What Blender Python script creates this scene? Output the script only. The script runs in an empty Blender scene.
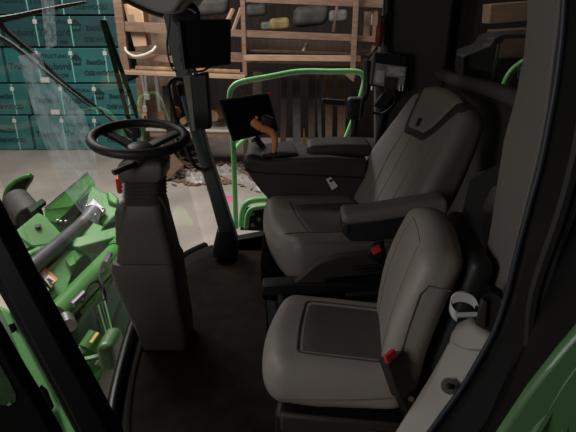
import bpy, math, random
from mathutils import Vector, Matrix, Euler
V = Vector
R = math.radians
random.seed(7)
scn = bpy.context.scene
col = scn.collection

# ---------------------------------------------------------------- camera frame
CAM = V((0.0, 0.0, 1.4)); PITCH = R(22.9); FOC = 500.0
CP, SP = math.cos(PITCH), math.sin(PITCH)
def ray(px, py):
    v = (216 - py) / FOC
    return V(((px - 288) / FOC, CP + v * SP, -SP + v * CP))
def P(px, py, Y=None, z=None):
    """the place in the world at depth Y (or height z) along a line of sight"""
    d = ray(px, py)
    s = (Y / d.y) if Y is not None else ((z - CAM.z) / d.z)
    return CAM + d * s

# ---------------------------------------------------------------- materials
def lin(c):
    return tuple(((x / 255) / 12.92 if x / 255 <= .04045 else ((x / 255 + .055) / 1.055) ** 2.4) for x in c)
MATS = {}
def mat(name, rgb, rough=.6, metal=0.0, var=.15, scale=8.0, bump=.0, bscale=60.0, spec=.5, stretch=None, coat=0.0):
    m = bpy.data.materials.new(name); m.use_nodes = True
    nt = m.node_tree; b = nt.nodes['Principled BSDF']
    c = lin(rgb)
    tc = nt.nodes.new('ShaderNodeTexCoord'); mp = nt.nodes.new('ShaderNodeMapping')
    if stretch: mp.inputs['Scale'].default_value = stretch
    nt.links.new(tc.outputs['Object'], mp.inputs['Vector'])
    n = nt.nodes.new('ShaderNodeTexNoise'); n.inputs['Scale'].default_value = scale; n.inputs['Detail'].default_value = 5
    nt.links.new(mp.outputs['Vector'], n.inputs['Vector'])
    r = nt.nodes.new('ShaderNodeValToRGB')
    r.color_ramp.elements[0].position = .3; r.color_ramp.elements[1].position = .7
    r.color_ramp.elements[0].color = (*[x * (1 - var) for x in c], 1)
    r.color_ramp.elements[1].color = (*[min(1, x * (1 + var)) for x in c], 1)
    nt.links.new(n.outputs['Fac'], r.inputs['Fac']); nt.links.new(r.outputs['Color'], b.inputs['Base Color'])
    b.inputs['Roughness'].default_value = rough; b.inputs['Metallic'].default_value = metal
    b.inputs['Specular IOR Level'].default_value = spec
    b.inputs['Coat Weight'].default_value = coat
    if bump:
        n2 = nt.nodes.new('ShaderNodeTexNoise'); n2.inputs['Scale'].default_value = bscale; n2.inputs['Detail'].default_value = 3
        nt.links.new(mp.outputs['Vector'], n2.inputs['Vector'])
        bp = nt.nodes.new('ShaderNodeBump'); bp.inputs['Strength'].default_value = bump; bp.inputs['Distance'].default_value = .01
        nt.links.new(n2.outputs['Fac'], bp.inputs['Height']); nt.links.new(bp.outputs['Normal'], b.inputs['Normal'])
    MATS[name] = m
    return m
def glass(name, tint, amount):
    m = bpy.data.materials.new(name); m.use_nodes = True; nt = m.node_tree
    nt.nodes.remove(nt.nodes['Principled BSDF']); out = nt.nodes['Material Output']
    t = nt.nodes.new('ShaderNodeBsdfTransparent'); t.inputs['Color'].default_value = (*tint, 1)
    g = nt.nodes.new('ShaderNodeBsdfGlossy'); g.inputs['Roughness'].default_value = .02
    f = nt.nodes.new('ShaderNodeFresnel'); f.inputs['IOR'].default_value = 1.45
    mu = nt.nodes.new('ShaderNodeMath'); mu.operation = 'MULTIPLY'; mu.inputs[1].default_value = amount
    mx = nt.nodes.new('ShaderNodeMixShader')
    nt.links.new(f.outputs['Fac'], mu.inputs[0]); nt.links.new(mu.outputs[0], mx.inputs['Fac'])
    nt.links.new(t.outputs['BSDF'], mx.inputs[1]); nt.links.new(g.outputs['BSDF'], mx.inputs[2])
    nt.links.new(mx.outputs['Shader'], out.inputs['Surface'])
    MATS[name] = m
    return m

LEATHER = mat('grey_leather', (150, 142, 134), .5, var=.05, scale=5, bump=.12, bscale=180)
LEATHER_O = mat('seat_leather_shaded', (124, 117, 110), .5, var=.05, scale=5, bump=.12, bscale=180)  # weaker light on the operator seat put into a darker leather
LEATHER_OD = mat('seat_leather_darker', (78, 71, 65), .6, var=.06, scale=5, bump=.15, bscale=160)
TRIM_M = mat('shaded_grey_trim', (106, 102, 97), .65, var=.04, bump=.08, bscale=300)  # light falloff up the door pillar put into a darker trim grey
LEATHER_D = mat('dark_leather', (82, 75, 69), .55, var=.06, scale=5, bump=.15, bscale=160)
SEAM = mat('seam_thread', (118, 106, 96), .7, var=.02)
PIPING = mat('dark_piping', (60, 56, 52), .7, var=.02)
HEADD = mat('headrest_band', (44, 42, 41), .6, var=.05)
PLAST = mat('black_plastic', (34, 34, 34), .5, var=.06, bump=.06, bscale=250)
PLAST_G = mat('charcoal_plastic', (54, 51, 48), .55, var=.06, bump=.08, bscale=250)
COLUMN = mat('column_plastic', (82, 77, 70), .55, var=.05, bump=.08, bscale=250)
BELLOW = mat('bellows_rubber', (80, 74, 66), .6, var=.05)
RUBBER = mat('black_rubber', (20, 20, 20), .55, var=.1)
SEALM = mat('rubber_seal', (40, 45, 52), .5, var=.08)
TRIM = mat('grey_trim', (158, 152, 144), .6, var=.04, bump=.08, bscale=300)
TRIM_D = mat('dark_grey_trim', (92, 88, 82), .65, var=.05, bump=.08, bscale=250)
BLACK = mat('flat_black', (7, 7, 8), .6, var=.1, spec=.12)
GLOSS = mat('gloss_black', (10, 11, 12), .35, var=.1, spec=.25)
SCREEN = mat('dark_screen', (5, 5, 6), .5, var=.05, spec=.15)
MATF = mat('brown_floor_mat', (32, 26, 21), .95, var=.3, scale=14, bump=.3, bscale=120, spec=.08)
GREEN = mat('green_paint', (80, 142, 70), .4, var=.12, scale=4)
GREEN_R = mat('rail_green', (150, 226, 146), .35, var=.05)
GREEN_P = mat('pale_green', (205, 240, 195), .5, var=.1)
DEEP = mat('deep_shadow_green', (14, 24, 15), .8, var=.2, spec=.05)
WALLI = mat('dark_cab_lining', (66, 62, 58), .7, var=.05, bump=.08, bscale=250)
GREEN_D = mat('dark_green_paint', (32, 56, 33), .5, var=.15, spec=.25, scale=5)
GREEN_B = mat('body_green', (86, 128, 78), .45, var=.08, scale=4, coat=.3)
PILLAR = mat('dark_green_black', (92, 102, 94), .5, var=.1)
STEEL = mat('bright_steel', (176, 176, 178), .3, .8, var=.1)
STEEL_P = mat('plated_steel', (205, 208, 206), .3, .25, var=.08)
STEEL_D = mat('dull_steel', (98, 98, 100), .45, .6, var=.15, scale=10)
RED = mat('red_plastic', (205, 44, 44), .5, var=.05)
RED_G = mat('red_reflector', (255, 70, 50), .35, var=.05)
ORANGE = mat('orange_grip', (246, 146, 92), .5, var=.06)
YELLOW = mat('yellow_sticker', (220, 180, 50), .5, var=.05)
WHITE = mat('white_paper', (214, 212, 206), .7, var=.04)
LABELG = mat('grey_label', (150, 150, 150), .6, var=.25, scale=60)
LABELO = mat('orange_label', (200, 110, 40), .6, var=.05)
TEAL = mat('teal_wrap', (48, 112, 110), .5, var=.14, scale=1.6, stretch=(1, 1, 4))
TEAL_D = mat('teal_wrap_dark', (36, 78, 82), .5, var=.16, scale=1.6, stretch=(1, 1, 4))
INK = mat('black_ink', (12, 46, 50), .7, var=.05)
STRAP = mat('pale_strap', (130, 196, 186), .5, var=.05)
WOOD = mat('rack_timber', (124, 98, 81), .8, var=.25, scale=5, stretch=(1, 6, 6))
WOOD_L = mat('pale_board', (164, 136, 112), .8, var=.18, scale=5, stretch=(1, 6, 6))
WOOD_D = mat('dark_board', (64, 50, 42), .85, var=.3, scale=5, stretch=(6, 6, 1))
BRD = mat('brown_board', (92, 70, 56), .85, var=.3, scale=5, stretch=(6, 6, 1))
LOGM = mat('log_wood', (140, 110, 82), .85, var=.3, scale=12)
CARD = mat('cardboard', (196, 160, 128), .8, var=.06)
CARD_D = mat('cardboard_print', (150, 122, 98), .8, var=.2, scale=30)
ROPE = mat('white_cord', (220, 214, 204), .7, var=.05)
CONC = mat('concrete', (158, 150, 141), .85, var=.22, scale=1.1, bump=.2, bscale=30)
WALLD = mat('barn_planks', (40, 30, 26), .9, var=.45, scale=3, stretch=(5, 5, .4))
WALLB = mat('barn_stud_wall', (112, 92, 76), .9, var=.4, scale=5, bump=.3, bscale=12)
GALV = mat('galvanised_pipe', (190, 186, 178), .4, .4, var=.1)
TARP = mat('clear_plastic', (158, 154, 148), .4, var=.08)
PINK = mat('pink_paint', (200, 110, 140), .8, var=.1)
JUNK = mat('dark_junk', (62, 60, 58), .7, var=.4, scale=9)
JUNK_Y = mat('straw_junk', (150, 136, 84), .8, var=.3, scale=9)
GLASS1 = glass('tinted_glass', (.96, .97, .97), .16)
GLASS2 = glass('rear_glass', (.5, .52, .5), .5)

# ---------------------------------------------------------------- mesh builder
def catmull(pts, n=6, closed=False):
    pts = [V(p) for p in pts]; out = []; N = len(pts)
    segs = N if closed else N - 1
    for i in range(segs):
        if closed: p0, p1, p2, p3 = pts[i - 1], pts[i], pts[(i + 1) % N], pts[(i + 2) % N]
        else: p0, p1, p2, p3 = pts[max(i - 1, 0)], pts[i], pts[i + 1], pts[min(i + 2, N - 1)]
        for k in range(n):
            t = k / n
            out.append(.5 * ((2 * p1) + (p2 - p0) * t + (2 * p0 - 5 * p1 + 4 * p2 - p3) * t * t + (3 * p1 - p0 - 3 * p2 + p3) * t ** 3))
    if not closed: out.append(pts[-1])
    return out
WM = {}
class MB:
    def __init__(s): s.v = []; s.f = []
    def add(s, vs, fs):
        b = len(s.v); s.v += [V(p) for p in vs]; s.f += [[i + b for i in f] for f in fs]; return s
    def box(s, c, size, rot=(0, 0, 0)):
        M = Euler(rot).to_matrix(); c = V(c); h = V(size) / 2
        vs = [c + M @ V((x * h.x, y * h.y, z * h.z)) for x in (-1, 1) for y in (-1, 1) for z in (-1, 1)]
        return s.add(vs, [(0, 1, 3, 2), (4, 6, 7, 5), (0, 4, 5, 1), (2, 3, 7, 6), (0, 2, 6, 4), (1, 5, 7, 3)])
    def bar(s, p0, p1, w, h, up=(0, 0, 1)):
        p0, p1 = V(p0), V(p1); d = (p1 - p0).normalized(); a = d.cross(V(up)).normalized() * w / 2; b = a.normalized().cross(d).normalized() * h / 2
        vs = [p + a * i + b * j for p in (p0, p1) for i, j in ((-1, -1), (1, -1), (1, 1), (-1, 1))]
        return s.add(vs, [(3, 2, 1, 0), (4, 5, 6, 7)] + [(i, (i + 1) % 4, 4 + (i + 1) % 4, 4 + i) for i in range(4)])
    def prism(s, poly, vec):
        poly = [V(p) for p in poly]; n = len(poly); vec = V(vec)
        nrm = V((0, 0, 0))
        for i in range(n): nrm += (poly[i] - poly[0]).cross(poly[(i + 1) % n] - poly[0])
        if nrm.dot(vec) > 0: poly.reverse()
        return s.add(poly + [p + vec for p in poly], [tuple(range(n)), tuple(range(2 * n - 1, n - 1, -1))] + [((i + 1) % n, i, n + i, n + (i + 1) % n) for i in range(n)])
    def loft(s, rings, cap=True, closed=False):
        n = len(rings[0]); vs = [p for r in rings for p in r]; fs = []; m = len(rings)
        for k in range(m if closed else m - 1):
            k2 = (k + 1) % m
            for i in range(n):
                j = (i + 1) % n; fs.append((k * n + i, k * n + j, k2 * n + j, k2 * n + i))
        if cap and not closed: fs += [tuple(range(n - 1, -1, -1)), tuple(range((m - 1) * n, m * n))]
        return s.add(vs, fs)
    def tube(s, pts, r, seg=10, smooth=0, closed=False, flat=None):
        pts = [V(p) for p in pts]
        if smooth: pts = catmull(pts, smooth, closed)
        N = len(pts); rings = []; ref = None
        for i, p in enumerate(pts):
            if closed: t = pts[(i + 1) % N] - pts[i - 1]
            else: t = pts[min(i + 1, N - 1)] - pts[max(i - 1, 0)]
            t.normalize()
            if ref is None:
                ref = t.cross(V((0, 0, 1)) if abs(t.z) < .9 else V((0, 1, 0))).normalized()
            a = (ref - t * ref.dot(t)).normalized(); ref = a; b = t.cross(a)
            rr = r(i / (N - 1)) if callable(r) else r
            rings.append([p + a * rr * math.cos(2 * math.pi * k / seg) + b * rr * (flat or 1) * math.sin(2 * math.pi * k / seg) for k in range(seg)])
        return s.loft(rings, True, closed)
    def lathe(s, prof, origin, axis=(0, 0, 1), seg=24):
        q = V((0, 0, 1)).rotation_difference(V(axis).normalized()); o = V(origin); rings = []
        for r, z in prof:
            r = max(r, 1e-4)
            rings.append([o + q @ V((r * math.cos(2 * math.pi * k / seg), r * math.sin(2 * math.pi * k / seg), z)) for k in range(seg)])
        return s.loft(rings)
    def rbox(s, c, half, r, n=(14, 14, 10), deform=None, rot=None):
        hx, hy, hz = half; idx = {}; vs = []; fs = []
        def samp(h, m):
            inn = [-(h - r) + 2 * (h - r) * i / m for i in range(m + 1)]
            e = [h - r + r * math.tan(R(a)) for a in (15, 30, 45)]
            return [-x for x in reversed(e)] + inn + e
        S = [samp(hx, n[0]), samp(hy, n[1]), samp(hz, n[2])]
        M = rot.to_matrix() if rot else Matrix.Identity(3); c = V(c)
        def vert(p):
            k = tuple(round(x, 5) for x in p)
            if k not in idx:
                q = V([max(-(h - r), min(h - r, x)) for x, h in zip(p, half)]); d = V(p) - q
                if d.length > 1e-9: q = q + d.normalized() * r
                if deform: q = V(deform(q))
                idx[k] = len(vs); vs.append(c + M @ q)
            return idx[k]
        for ax in range(3):
            a, b = (ax + 1) % 3, (ax + 2) % 3
            for sgn in (0, -1):
                w = S[ax][sgn]
                for i in range(len(S[a]) - 1):
                    for j in range(len(S[b]) - 1):
                        q = []
                        for di, dj in ((0, 0), (1, 0), (1, 1), (0, 1)):
                            p = [0, 0, 0]; p[ax] = w; p[a] = S[a][i + di]; p[b] = S[b][j + dj]; q.append(vert(p))
                        fs.append(tuple(q if sgn == -1 else reversed(q)))
        return s.add(vs, fs)
    def build(s, name, m, parent=None, smooth=40, bevel=0, bseg=2, local=False, sub=0):
        me = bpy.data.meshes.new(name)
        off = V((0, 0, 0))
        if not local and s.v:
            lo = V([min(p[i] for p in s.v) for i in range(3)]); hi = V([max(p[i] for p in s.v) for i in range(3)])
            off = V(((lo.x + hi.x) / 2, (lo.y + hi.y) / 2, lo.z))
        me.from_pydata([tuple(p - off) for p in s.v], [], s.f); me.update()
        import bmesh
        bm = bmesh.new(); bm.from_mesh(me); bmesh.ops.recalc_face_normals(bm, faces=bm.faces); bm.to_mesh(me); bm.free()
        if smooth:
            me.polygons.foreach_set('use_smooth', [True] * len(me.polygons)); me.set_sharp_from_angle(angle=R(smooth))
        o = bpy.data.objects.new(name, me); col.objects.link(o)
        for mm in (m if isinstance(m, (list, tuple)) else [m]): me.materials.append(mm)
        if bevel:
            b = o.modifiers.new('bevel', 'BEVEL'); b.width = bevel; b.segments = bseg; b.limit_method = 'ANGLE'; b.angle_limit = R(30); b.harden_normals = False
        if sub:
            b = o.modifiers.new('sub', 'SUBSURF'); b.levels = sub; b.render_levels = sub
        hook(o, parent, off, local)
        return o
def hook(o, parent, off=V((0, 0, 0)), local=False):
    if parent is not None:
        o.parent = parent
        if not local: o.matrix_parent_inverse = WM[parent.name].inverted()
    o.location = off
    WM[o.name] = (WM[parent.name] if (local and parent) else Matrix.Identity(4)) @ Matrix.Translation(off)
def tag(o, label, cat, group=None, kind=None):
    o['label'] = label; o['category'] = cat
    if group: o['group'] = group
    if kind: o['kind'] = kind
    return o
def thing(name, label, cat, loc=(0, 0, 0), rz=0.0, group=None):
    o = bpy.data.objects.new(name, None); col.objects.link(o); o.empty_display_size = .05
    o.location = loc; o.rotation_euler = (0, 0, rz)
    WM[o.name] = Matrix.Translation(V(loc)) @ Matrix.Rotation(rz, 4, 'Z')
    return tag(o, label, cat, group)
def struct(o):
    o['kind'] = 'structure'; return o
def text(body, name, m, parent, size, mtx):
    c = bpy.data.curves.new(name, 'FONT'); c.body = body; c.size = size; c.align_x = 'CENTER'; c.align_y = 'CENTER'
    c.extrude = .0005; c.offset = .0035 * size / .2
    t_ = bpy.data.objects.new('t_', c); col.objects.link(t_); c.materials.append(m)
    bpy.context.view_layer.update()
    me = bpy.data.meshes.new_from_object(t_.evaluated_get(bpy.context.evaluated_depsgraph_get()))
    bpy.data.objects.remove(t_); bpy.data.curves.remove(c); me.name = name
    o = bpy.data.objects.new(name, me); col.objects.link(o)
    if not me.materials: me.materials.append(m)
    o.parent = parent; o.matrix_parent_inverse = WM[parent.name].inverted(); o.matrix_basis = mtx
    WM[o.name] = mtx
    return o
def dup(root, label=None, loc=None):
    r = root.copy(); col.objects.link(r); WM[r.name] = WM[root.name]
    if label: r['label'] = label
    if loc is not None: r.location = loc
    for ch in list(root.children):
        c = ch.copy(); col.objects.link(c); c.parent = r
        for g in list(ch.children):
            d = g.copy(); col.objects.link(d); d.parent = c
    return r
def rrect(c, ax, ay, hx, hy, r, n=4):
    """ring of a rounded rectangle"""
    out = []; c = V(c); r = min(r, hx * .98, hy * .98)
    for sx, sy, a0 in ((1, 1, 0), (-1, 1, 90), (-1, -1, 180), (1, -1, 270)):
        for k in range(n + 1):
            a = R(a0 + 90 * k / n)
            out.append(c + V(ax) * (sx * (hx - r) + r * math.cos(a)) + V(ay) * (sy * (hy - r) + r * math.sin(a)))
    return out
X3, Y3, Z3 = V((1, 0, 0)), V((0, 1, 0)), V((0, 0, 1))

# ================================================================= BARN SHELL
GZ = -1.8
struct(MB().box((-1, 7, GZ - .05), (30, 24, .1)).build('barn_floor', CONC))
struct(MB().box((-1, 12.9, 2.0), (30, .12, 7.6)).build('wall_back', WALLD))
xa_, xb_ = P(141, 100, 11.2).x, P(173, 100, 11.2).x
struct(MB().box(((xa_ + xb_) / 2, 11.25, .6), (xb_ - xa_, .1, 4.8)).build('wall_stud_panel', WALLB))

# ---- stacks of teal wrapped board packs
PY = 11.6
def zz(py): return P(100, py, PY).z
rows = [(146, 115.5), (115, 83.5), (83, 47.5), (47, 15.5), (15, -18)]
names = ['bottom', 'second', 'middle', 'fourth', 'top']
XR = P(136, 80, PY).x
for c in range(2):
    x1 = XR - c * 2.62; x0 = x1 - 2.56
    for k, (yb, yt) in enumerate(rows):
        z0, z1 = zz(yb), zz(yt)
        if k == 0: z0 = GZ
        dx = (.1 if k % 2 else 0) - (.3 if k >= 2 else 0)
        side = 'right' if c == 0 else 'left'
        lab = f'teal wrapped board pack, {names[k]} one of the five in the {side} stack'
        t = thing('board_pack', lab, 'board pack', ((x0 + x1) / 2 + dx, PY + .6, z0), 0, 'teal board packs stacked against the barn wall')
        xa, xb = x0 + dx, x1 + dx
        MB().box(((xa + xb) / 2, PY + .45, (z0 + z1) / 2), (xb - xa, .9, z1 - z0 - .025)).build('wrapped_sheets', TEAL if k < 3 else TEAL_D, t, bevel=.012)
        sx = [xb - .32, xb - 1.08, xb - 1.84, xb - 2.4]
        for q in sx[:3]:
            MB().box((q, PY - .004, (z0 + z1) / 2), (.026, .012, z1 - z0 - .03)).build('strap', STRAP, t)
            MB().box((q, PY - .012, z1 - .12), (.085, .012, .085)).build('strap_protector', WHITE, t)
        RX = Matrix.Rotation(R(90), 4, 'X')
        zc = (z0 + z1) / 2
        def put(b, x, z, s): text(b, 'lettering', INK, t, s, Matrix.Translation((x, PY - .012, z)) @ RX)
        put('Trubord', xb - 1.46, zc - .02, .2); put('STRUCTURAL', xb - 1.46, zc + .2, .1); put('RATED OSB', xb - 1.46, zc - .22, .1)
        put('BestStr', xb - .62 + .08, zc + .07, .15); put('OSB', xb - .72, zc - .17, .13); put('WOOD', xb - .36, zc - .17, .13)
        hx, hz = xb - 1.0 + .03, zc + .13
        MB().prism([(hx - .13, PY - .008, hz), (hx, PY - .008, hz + .13), (hx + .13, PY - .008, hz), (hx + .09, PY - .008, hz), (hx + .09, PY - .008, hz - .12), (hx - .09, PY - .008, hz - .12), (hx - .09, PY - .008, hz)], (0, -.006, 0)).build('house_emblem', INK, t)
        for ox in (-.04, .04):
            MB().box((hx + ox, PY - .016, hz - .05), (.05, .004, .05)).build('emblem_pane', TEAL, t)
        put('Trubord', xb - 2.2, zc - .02, .17)
        if k in (1, 2):
            MB().box((xb - 2.05 + .3 * (k - 1), PY - .01, z0 + .07 + .5 * (k == 2) * 0), (.2, .012, .11)).build('shipping_tag', WHITE, t)

# ---- timber rack
RY = 9.6
def PR(px, py, dy=0): return P(px, py, RY + dy)
rk = thing('timber_rack', 'rough brown timber storage rack against the back of the barn', 'rack', (P(240, 140, RY).x, RY, GZ))
def rail(n, a, b, w, th, m=WOOD, dy=0.0, par=None):
    pa, pb = PR(*a, dy), PR(*b, dy)
    return MB().bar(pa, pb, w, th).build(n, m, par or rk, bevel=.006)
def post(x0, y0, x1, y1, w, m=WOOD, dy=0.0):
    a, b = PR(x0, y0, dy), PR(x1, y1, dy); b.x = (a.x + b.x) / 2; a.x = b.x
    return MB().box((a.x, a.y, (a.z + b.z) / 2), (w, .1, a.z - b.z)).build('post', m, rk, bevel=.006)
post(117, -30, 124, 74, .15); post(243, -30, 244, 76, .08); post(357, -30, 353, 78, .09, dy=-.1); post(376, -30, 374, 70, .08, dy=.1)
rail('rail', (119, 26), (176, 29), .05, .17); rail('rail', (122, 54), (176, 60), .05, .12)
rail('rail', (231, 33), (357, 38), .05, .12); rail('rail', (240, -2), (384, 4), .05, .13); rail('rail', (231, 57), (384, 62), .09, .17, dy=.3)
rail('deck_board', (123, 71), (246, 76), .5, .06, WOOD_L); rail('deck_board', (244, 49), (384, 53), .7, .05, WOOD_D, .4)
rail('rail', (356, 38), (384, 40), .05, .1); rail('cross_piece', (338, 0), (333, 32), .06, .05, WOOD, .5); rail('cross_piece', (368, 12), (366, 40), .06, .12, WOOD, .4)
MB().prism([PR(345, 75, -.16), PR(354, 70, -.16), PR(354, 82, -.16), PR(351, 80, -.16)], (0, .05, 0)).build('bracket', WOOD, rk)
rail('deck_board', (150, 126), (254, 128), .7, .05, GALV, .6); rail('rail', (150, 133), (254, 136), .06, .14, WOOD, .3)
post(168, 86, 172, 182, .12, WOOD_D, .3); post(244, 76, 247, 184, .1, WOOD_D, .35)
# rack contents
bx = thing('cardboard_box', 'tall tan cardboard box leaning on the left end of the rack', 'box', PR(141, 47, .1))
MB().prism([PR(123, 4, .08), PR(142, 4, .08), PR(147, 46, .08), PR(134, 47, .08)], (0, .35, 0)).build('carton', CARD, bx, bevel=.008)
MB().prism([PR(128, 15, .07), PR(133, 14, .07), PR(135, 23, .07), PR(130, 25, .07)], (0, .008, 0)).build('printed_patch', CARD_D, bx)
tag(MB().tube([PR(125, 47, -.1), PR(127, 52, -.12), PR(134, 56, -.12), PR(143, 55, -.12), PR(152, 51, -.12), PR(156, 46, -.1)], .022, 8, 6).build('cord', ROPE), 'loop of white cord hanging on the rack under the cardboard box', 'cord')
tag(MB().tube([PR(136, 68, .0), PR(240, 72, .0)], .045, 10).build('log', LOGM), 'long slim log lying on the pale lower deck of the rack', 'log')
tag(MB().bar(PR(246, 44, .5), PR(352, 47, .5), .25, .2).build('timber_beam', WOOD_D, bevel=.01), 'thick dark timber beam lying on the middle deck of the rack', 'beam')
tag(MB().bar(PR(244, 57.5, .0), PR(360, 58.5, .0), .12, .1).build('plank', WOOD_L, bevel=.005), 'long pale plank lying along the lower front of the rack', 'plank')
for i, (x0, y0, x1, y1, w, m, lab) in enumerate([(232, 33, 241, 8, .06, WOOD_L, 'short pale stick leaning at the left side of the rack centre post'), (226, 24, 233, 9, .09, WOOD_L, 'short pale offcut leaning beside the upper monitor'), (303, 52, 307, 44, .06, WOOD_L, 'short pale wood offcut standing on the middle deck of the rack'), (351, 45, 353, 41, .06, WOOD_L, 'tiny wood chip block beside the right rack post')]):
    tag(MB().bar(PR(x0, y0, .12), PR(x1, y1, .2), w, .05).build('offcut', m, bevel=.004), lab, 'offcut', 'loose offcuts on the rack')
# junk on the upper deck
jk = [((257, 10), .2, JUNK, 'dark grey rounded bundle on the upper deck, left of the straw bag'), ((280, 24), .2, JUNK_Y, 'straw coloured lumpy bag on the upper deck of the rack'), ((310, 16), .34, JUNK, 'big dark round bundle in the middle of the upper deck'), ((338, 16), .2, TARP, 'pale translucent bundle on the upper deck, right of centre'), ((268, 26), .14, TARP, 'small pale wrapped bundle at the left of the straw bag'), ((214, 6), .3, JUNK, 'dark bundle on the rack above the upper monitor')]
for (p, r, m, lab) in jk:
    c = PR(*p, .9)
    def df(q, r=r): return q + V((math.sin(q.z * 9 + r * 20), math.sin(q.x * 11), math.sin(q.x * 7 + q.y * 5))) * .06 * r
    tag(MB().rbox(c, (r, r * .6, r * .55), r * .4, (6, 5, 5), df).build('bundle', mat('bundle_' + str(len(MATS)), (62, 60, 58) if m is JUNK else ((150, 136, 84) if m is JUNK_Y else (110, 112, 112)), .7, var=.4, scale=6)), lab, 'bundle', 'bundles on the upper deck of the rack')
# notice board and leaning boards on the back wall
sg = thing('notice_sign', 'small grey notice on a dark board right of the rack', 'sign', P(370, 25, 10.2))
MB().prism([P(364, 11, 10.3), P(378, 11, 10.3), P(378, 27, 10.3), P(364, 27, 10.3)], (0, .04, 0)).build('board', JUNK, sg)
MB().prism([P(366, 14, 10.28), P(376, 14, 10.28), P(376, 25, 10.28), P(366, 25, 10.28)], (0, .01, 0)).build('paper', LABELG, sg)
for i, (x0, x1, w, m) in enumerate([(258, 256, .2, WOOD_D), (284, 283, .12, WOOD_D), (296, 297, .16, JUNK), (312, 311, .14, WOOD_D), (329, 328, .15, BRD), (342, 340, .17, BRD), (318, 320, .08, JUNK)]):
    order = ['first', 'second', 'third', 'fourth', 'sixth', 'seventh', 'fifth'][i]
    tag(MB().bar(P(x1, 150, 10.6) - V((0, .3, .2)), P(x0, 72, 10.9), w, .04, up=(0, 1, 0)).build('leaning_board', m, bevel=.004), f'upright board leaning on the dark wall under the rack, {order} of seven from the left', 'board', 'boards leaning under the rack')
# conduits, outlet boxes, left of the loop handle
cd = thing('wall_conduit', 'grey conduit with switch boxes fixed to the stud wall', 'conduit', P(146, 130, 10.9))
MB().tube([P(141, 72, 10.9), P(145, 97, 10.9), P(144, 118, 10.9)], .03, 8).build('pipe', GALV, cd)
MB().tube([P(145, 72, 10.9), P(147, 96, 10.9)], .03, 8).build('pipe', GALV, cd)
MB().box(P(147, 97, 10.85), (.13, .08, .12)).build('switch_box', GALV, cd, bevel=.01)
MB().box(P(145, 109, 10.85), (.1, .08, .14)).build('switch_box', GALV, cd, bevel=.01)
sb = MB().box(P(145, 117, 10.85), (.1, .08, .18)).build('outlet_box', CARD, cd, bevel=.01)
MB().box(P(145, 117, 10.8), (.04, .02, .05)).build('socket', RUBBER, sb)
tag(MB().tube([P(156, 74, 10.8), P(161, 120, 10.8), P(164, 160, 10.8)], .045, 8).build('drain_pipe', GALV), 'pale pipe running down the stud wall beside the grey conduit', 'pipe')
tag(MB().bar(P(139, 78, 10.95), P(145, 165, 10.95), .12, .1, up=(0, 1, 0)).build('wall_stud', WOOD, bevel=.006), 'brown vertical timber stud beside the teal stacks', 'stud')
for i, (a, b, r, lab) in enumerate([((163, 116), (176, 112), .13, 'split log on the metal shelf left of the cab pillar'), ((213, 116), (224, 112), .12, 'split log on the metal shelf right of the small dark box'), ((183, 121), (190, 118), .07, 'smaller split log beside the loop grab handle')]):
    tag(MB().tube([P(*a, 10.0), P(*b, 10.5)], r, 7).build('split_log', LOGM, smooth=0), lab, 'log', 'split logs on the metal shelf')
# floor debris
db = MB()
for i in range(300):
    x = random.uniform(176, 262); y = random.uniform(160, 184) + abs(random.gauss(0, 3))
    p = P(x, y, z=GZ); l = random.uniform(.04, .2); a = random.uniform(0, 3.1); d = V((math.cos(a), math.sin(a), random.uniform(0, .25))) * l
    db.bar(p + V((0, 0, .02)), p + d + V((0, 0, .03)), random.uniform(.02, .07), .02)
tag(db.build('wood_litter', WOOD), 'scattered pale wood chips and bark on the concrete under the rack', 'litter', kind='stuff')
db = MB()
for i in range(60):
    x = random.uniform(160, 190); y = random.uniform(152, 180)
    p = P(x, y, z=GZ) + V((0, .2, random.uniform(0, .3))); l = random.uniform(.2, .5); a = random.uniform(0, 3.1); d = V((math.cos(a), math.sin(a), random.uniform(-.2, .4))) * l
    db.bar(p, p + d, random.uniform(.05, .12), .03)
tag(db.build('scrap_heap', WOOD_D), 'dark heap of scrap wood beside the steering column', 'scrap', kind='stuff')
for (pts, lab) in [([(183, 178), (190, 174), (196, 176), (207, 179), (206, 184), (190, 185)], 'crumpled white plastic sheet on the concrete left of the cab pillar'), ([(214, 170), (228, 168), (240, 176), (258, 188), (262, 194), (246, 188), (222, 178)], 'long pale plastic strip on the concrete right of the cab pillar')]:
    m = MB(); g = [P(x, y, z=GZ) for x, y in pts]; c = sum(g, V((0, 0, 0))) / len(g)
    rings = []
    for k, (f, h) in enumerate([(1, .01), (.85, .09), (.6, .06), (.35, .12), (.1, .1)]):
        ring = []
        gg = catmull(g, 4, True)
        for i, p in enumerate(gg): ring.append(c + (p - c) * f + V((0, 0, h + .04 * math.sin(i * 1.9 + k * 2.3))))
        rings.append(ring)
    m.loft(rings); tag(m.build('plastic_sheet', TARP, smooth=25), lab, 'plastic sheet')
tag(MB().lathe([(.17, 0), (.16, .004)], P(228, 199, z=GZ + .002), seg=14).build('paint_spot', PINK), 'small pink paint spot on the concrete beside the green rail', 'paint spot')
tag(MB().bar(P(160, 176, z=GZ + .1), P(178, 160, 9.3), .1, .3).build('scrap_plank', WOOD, bevel=.006), 'weathered plank standing on edge beside the steering column', 'plank')
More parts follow.
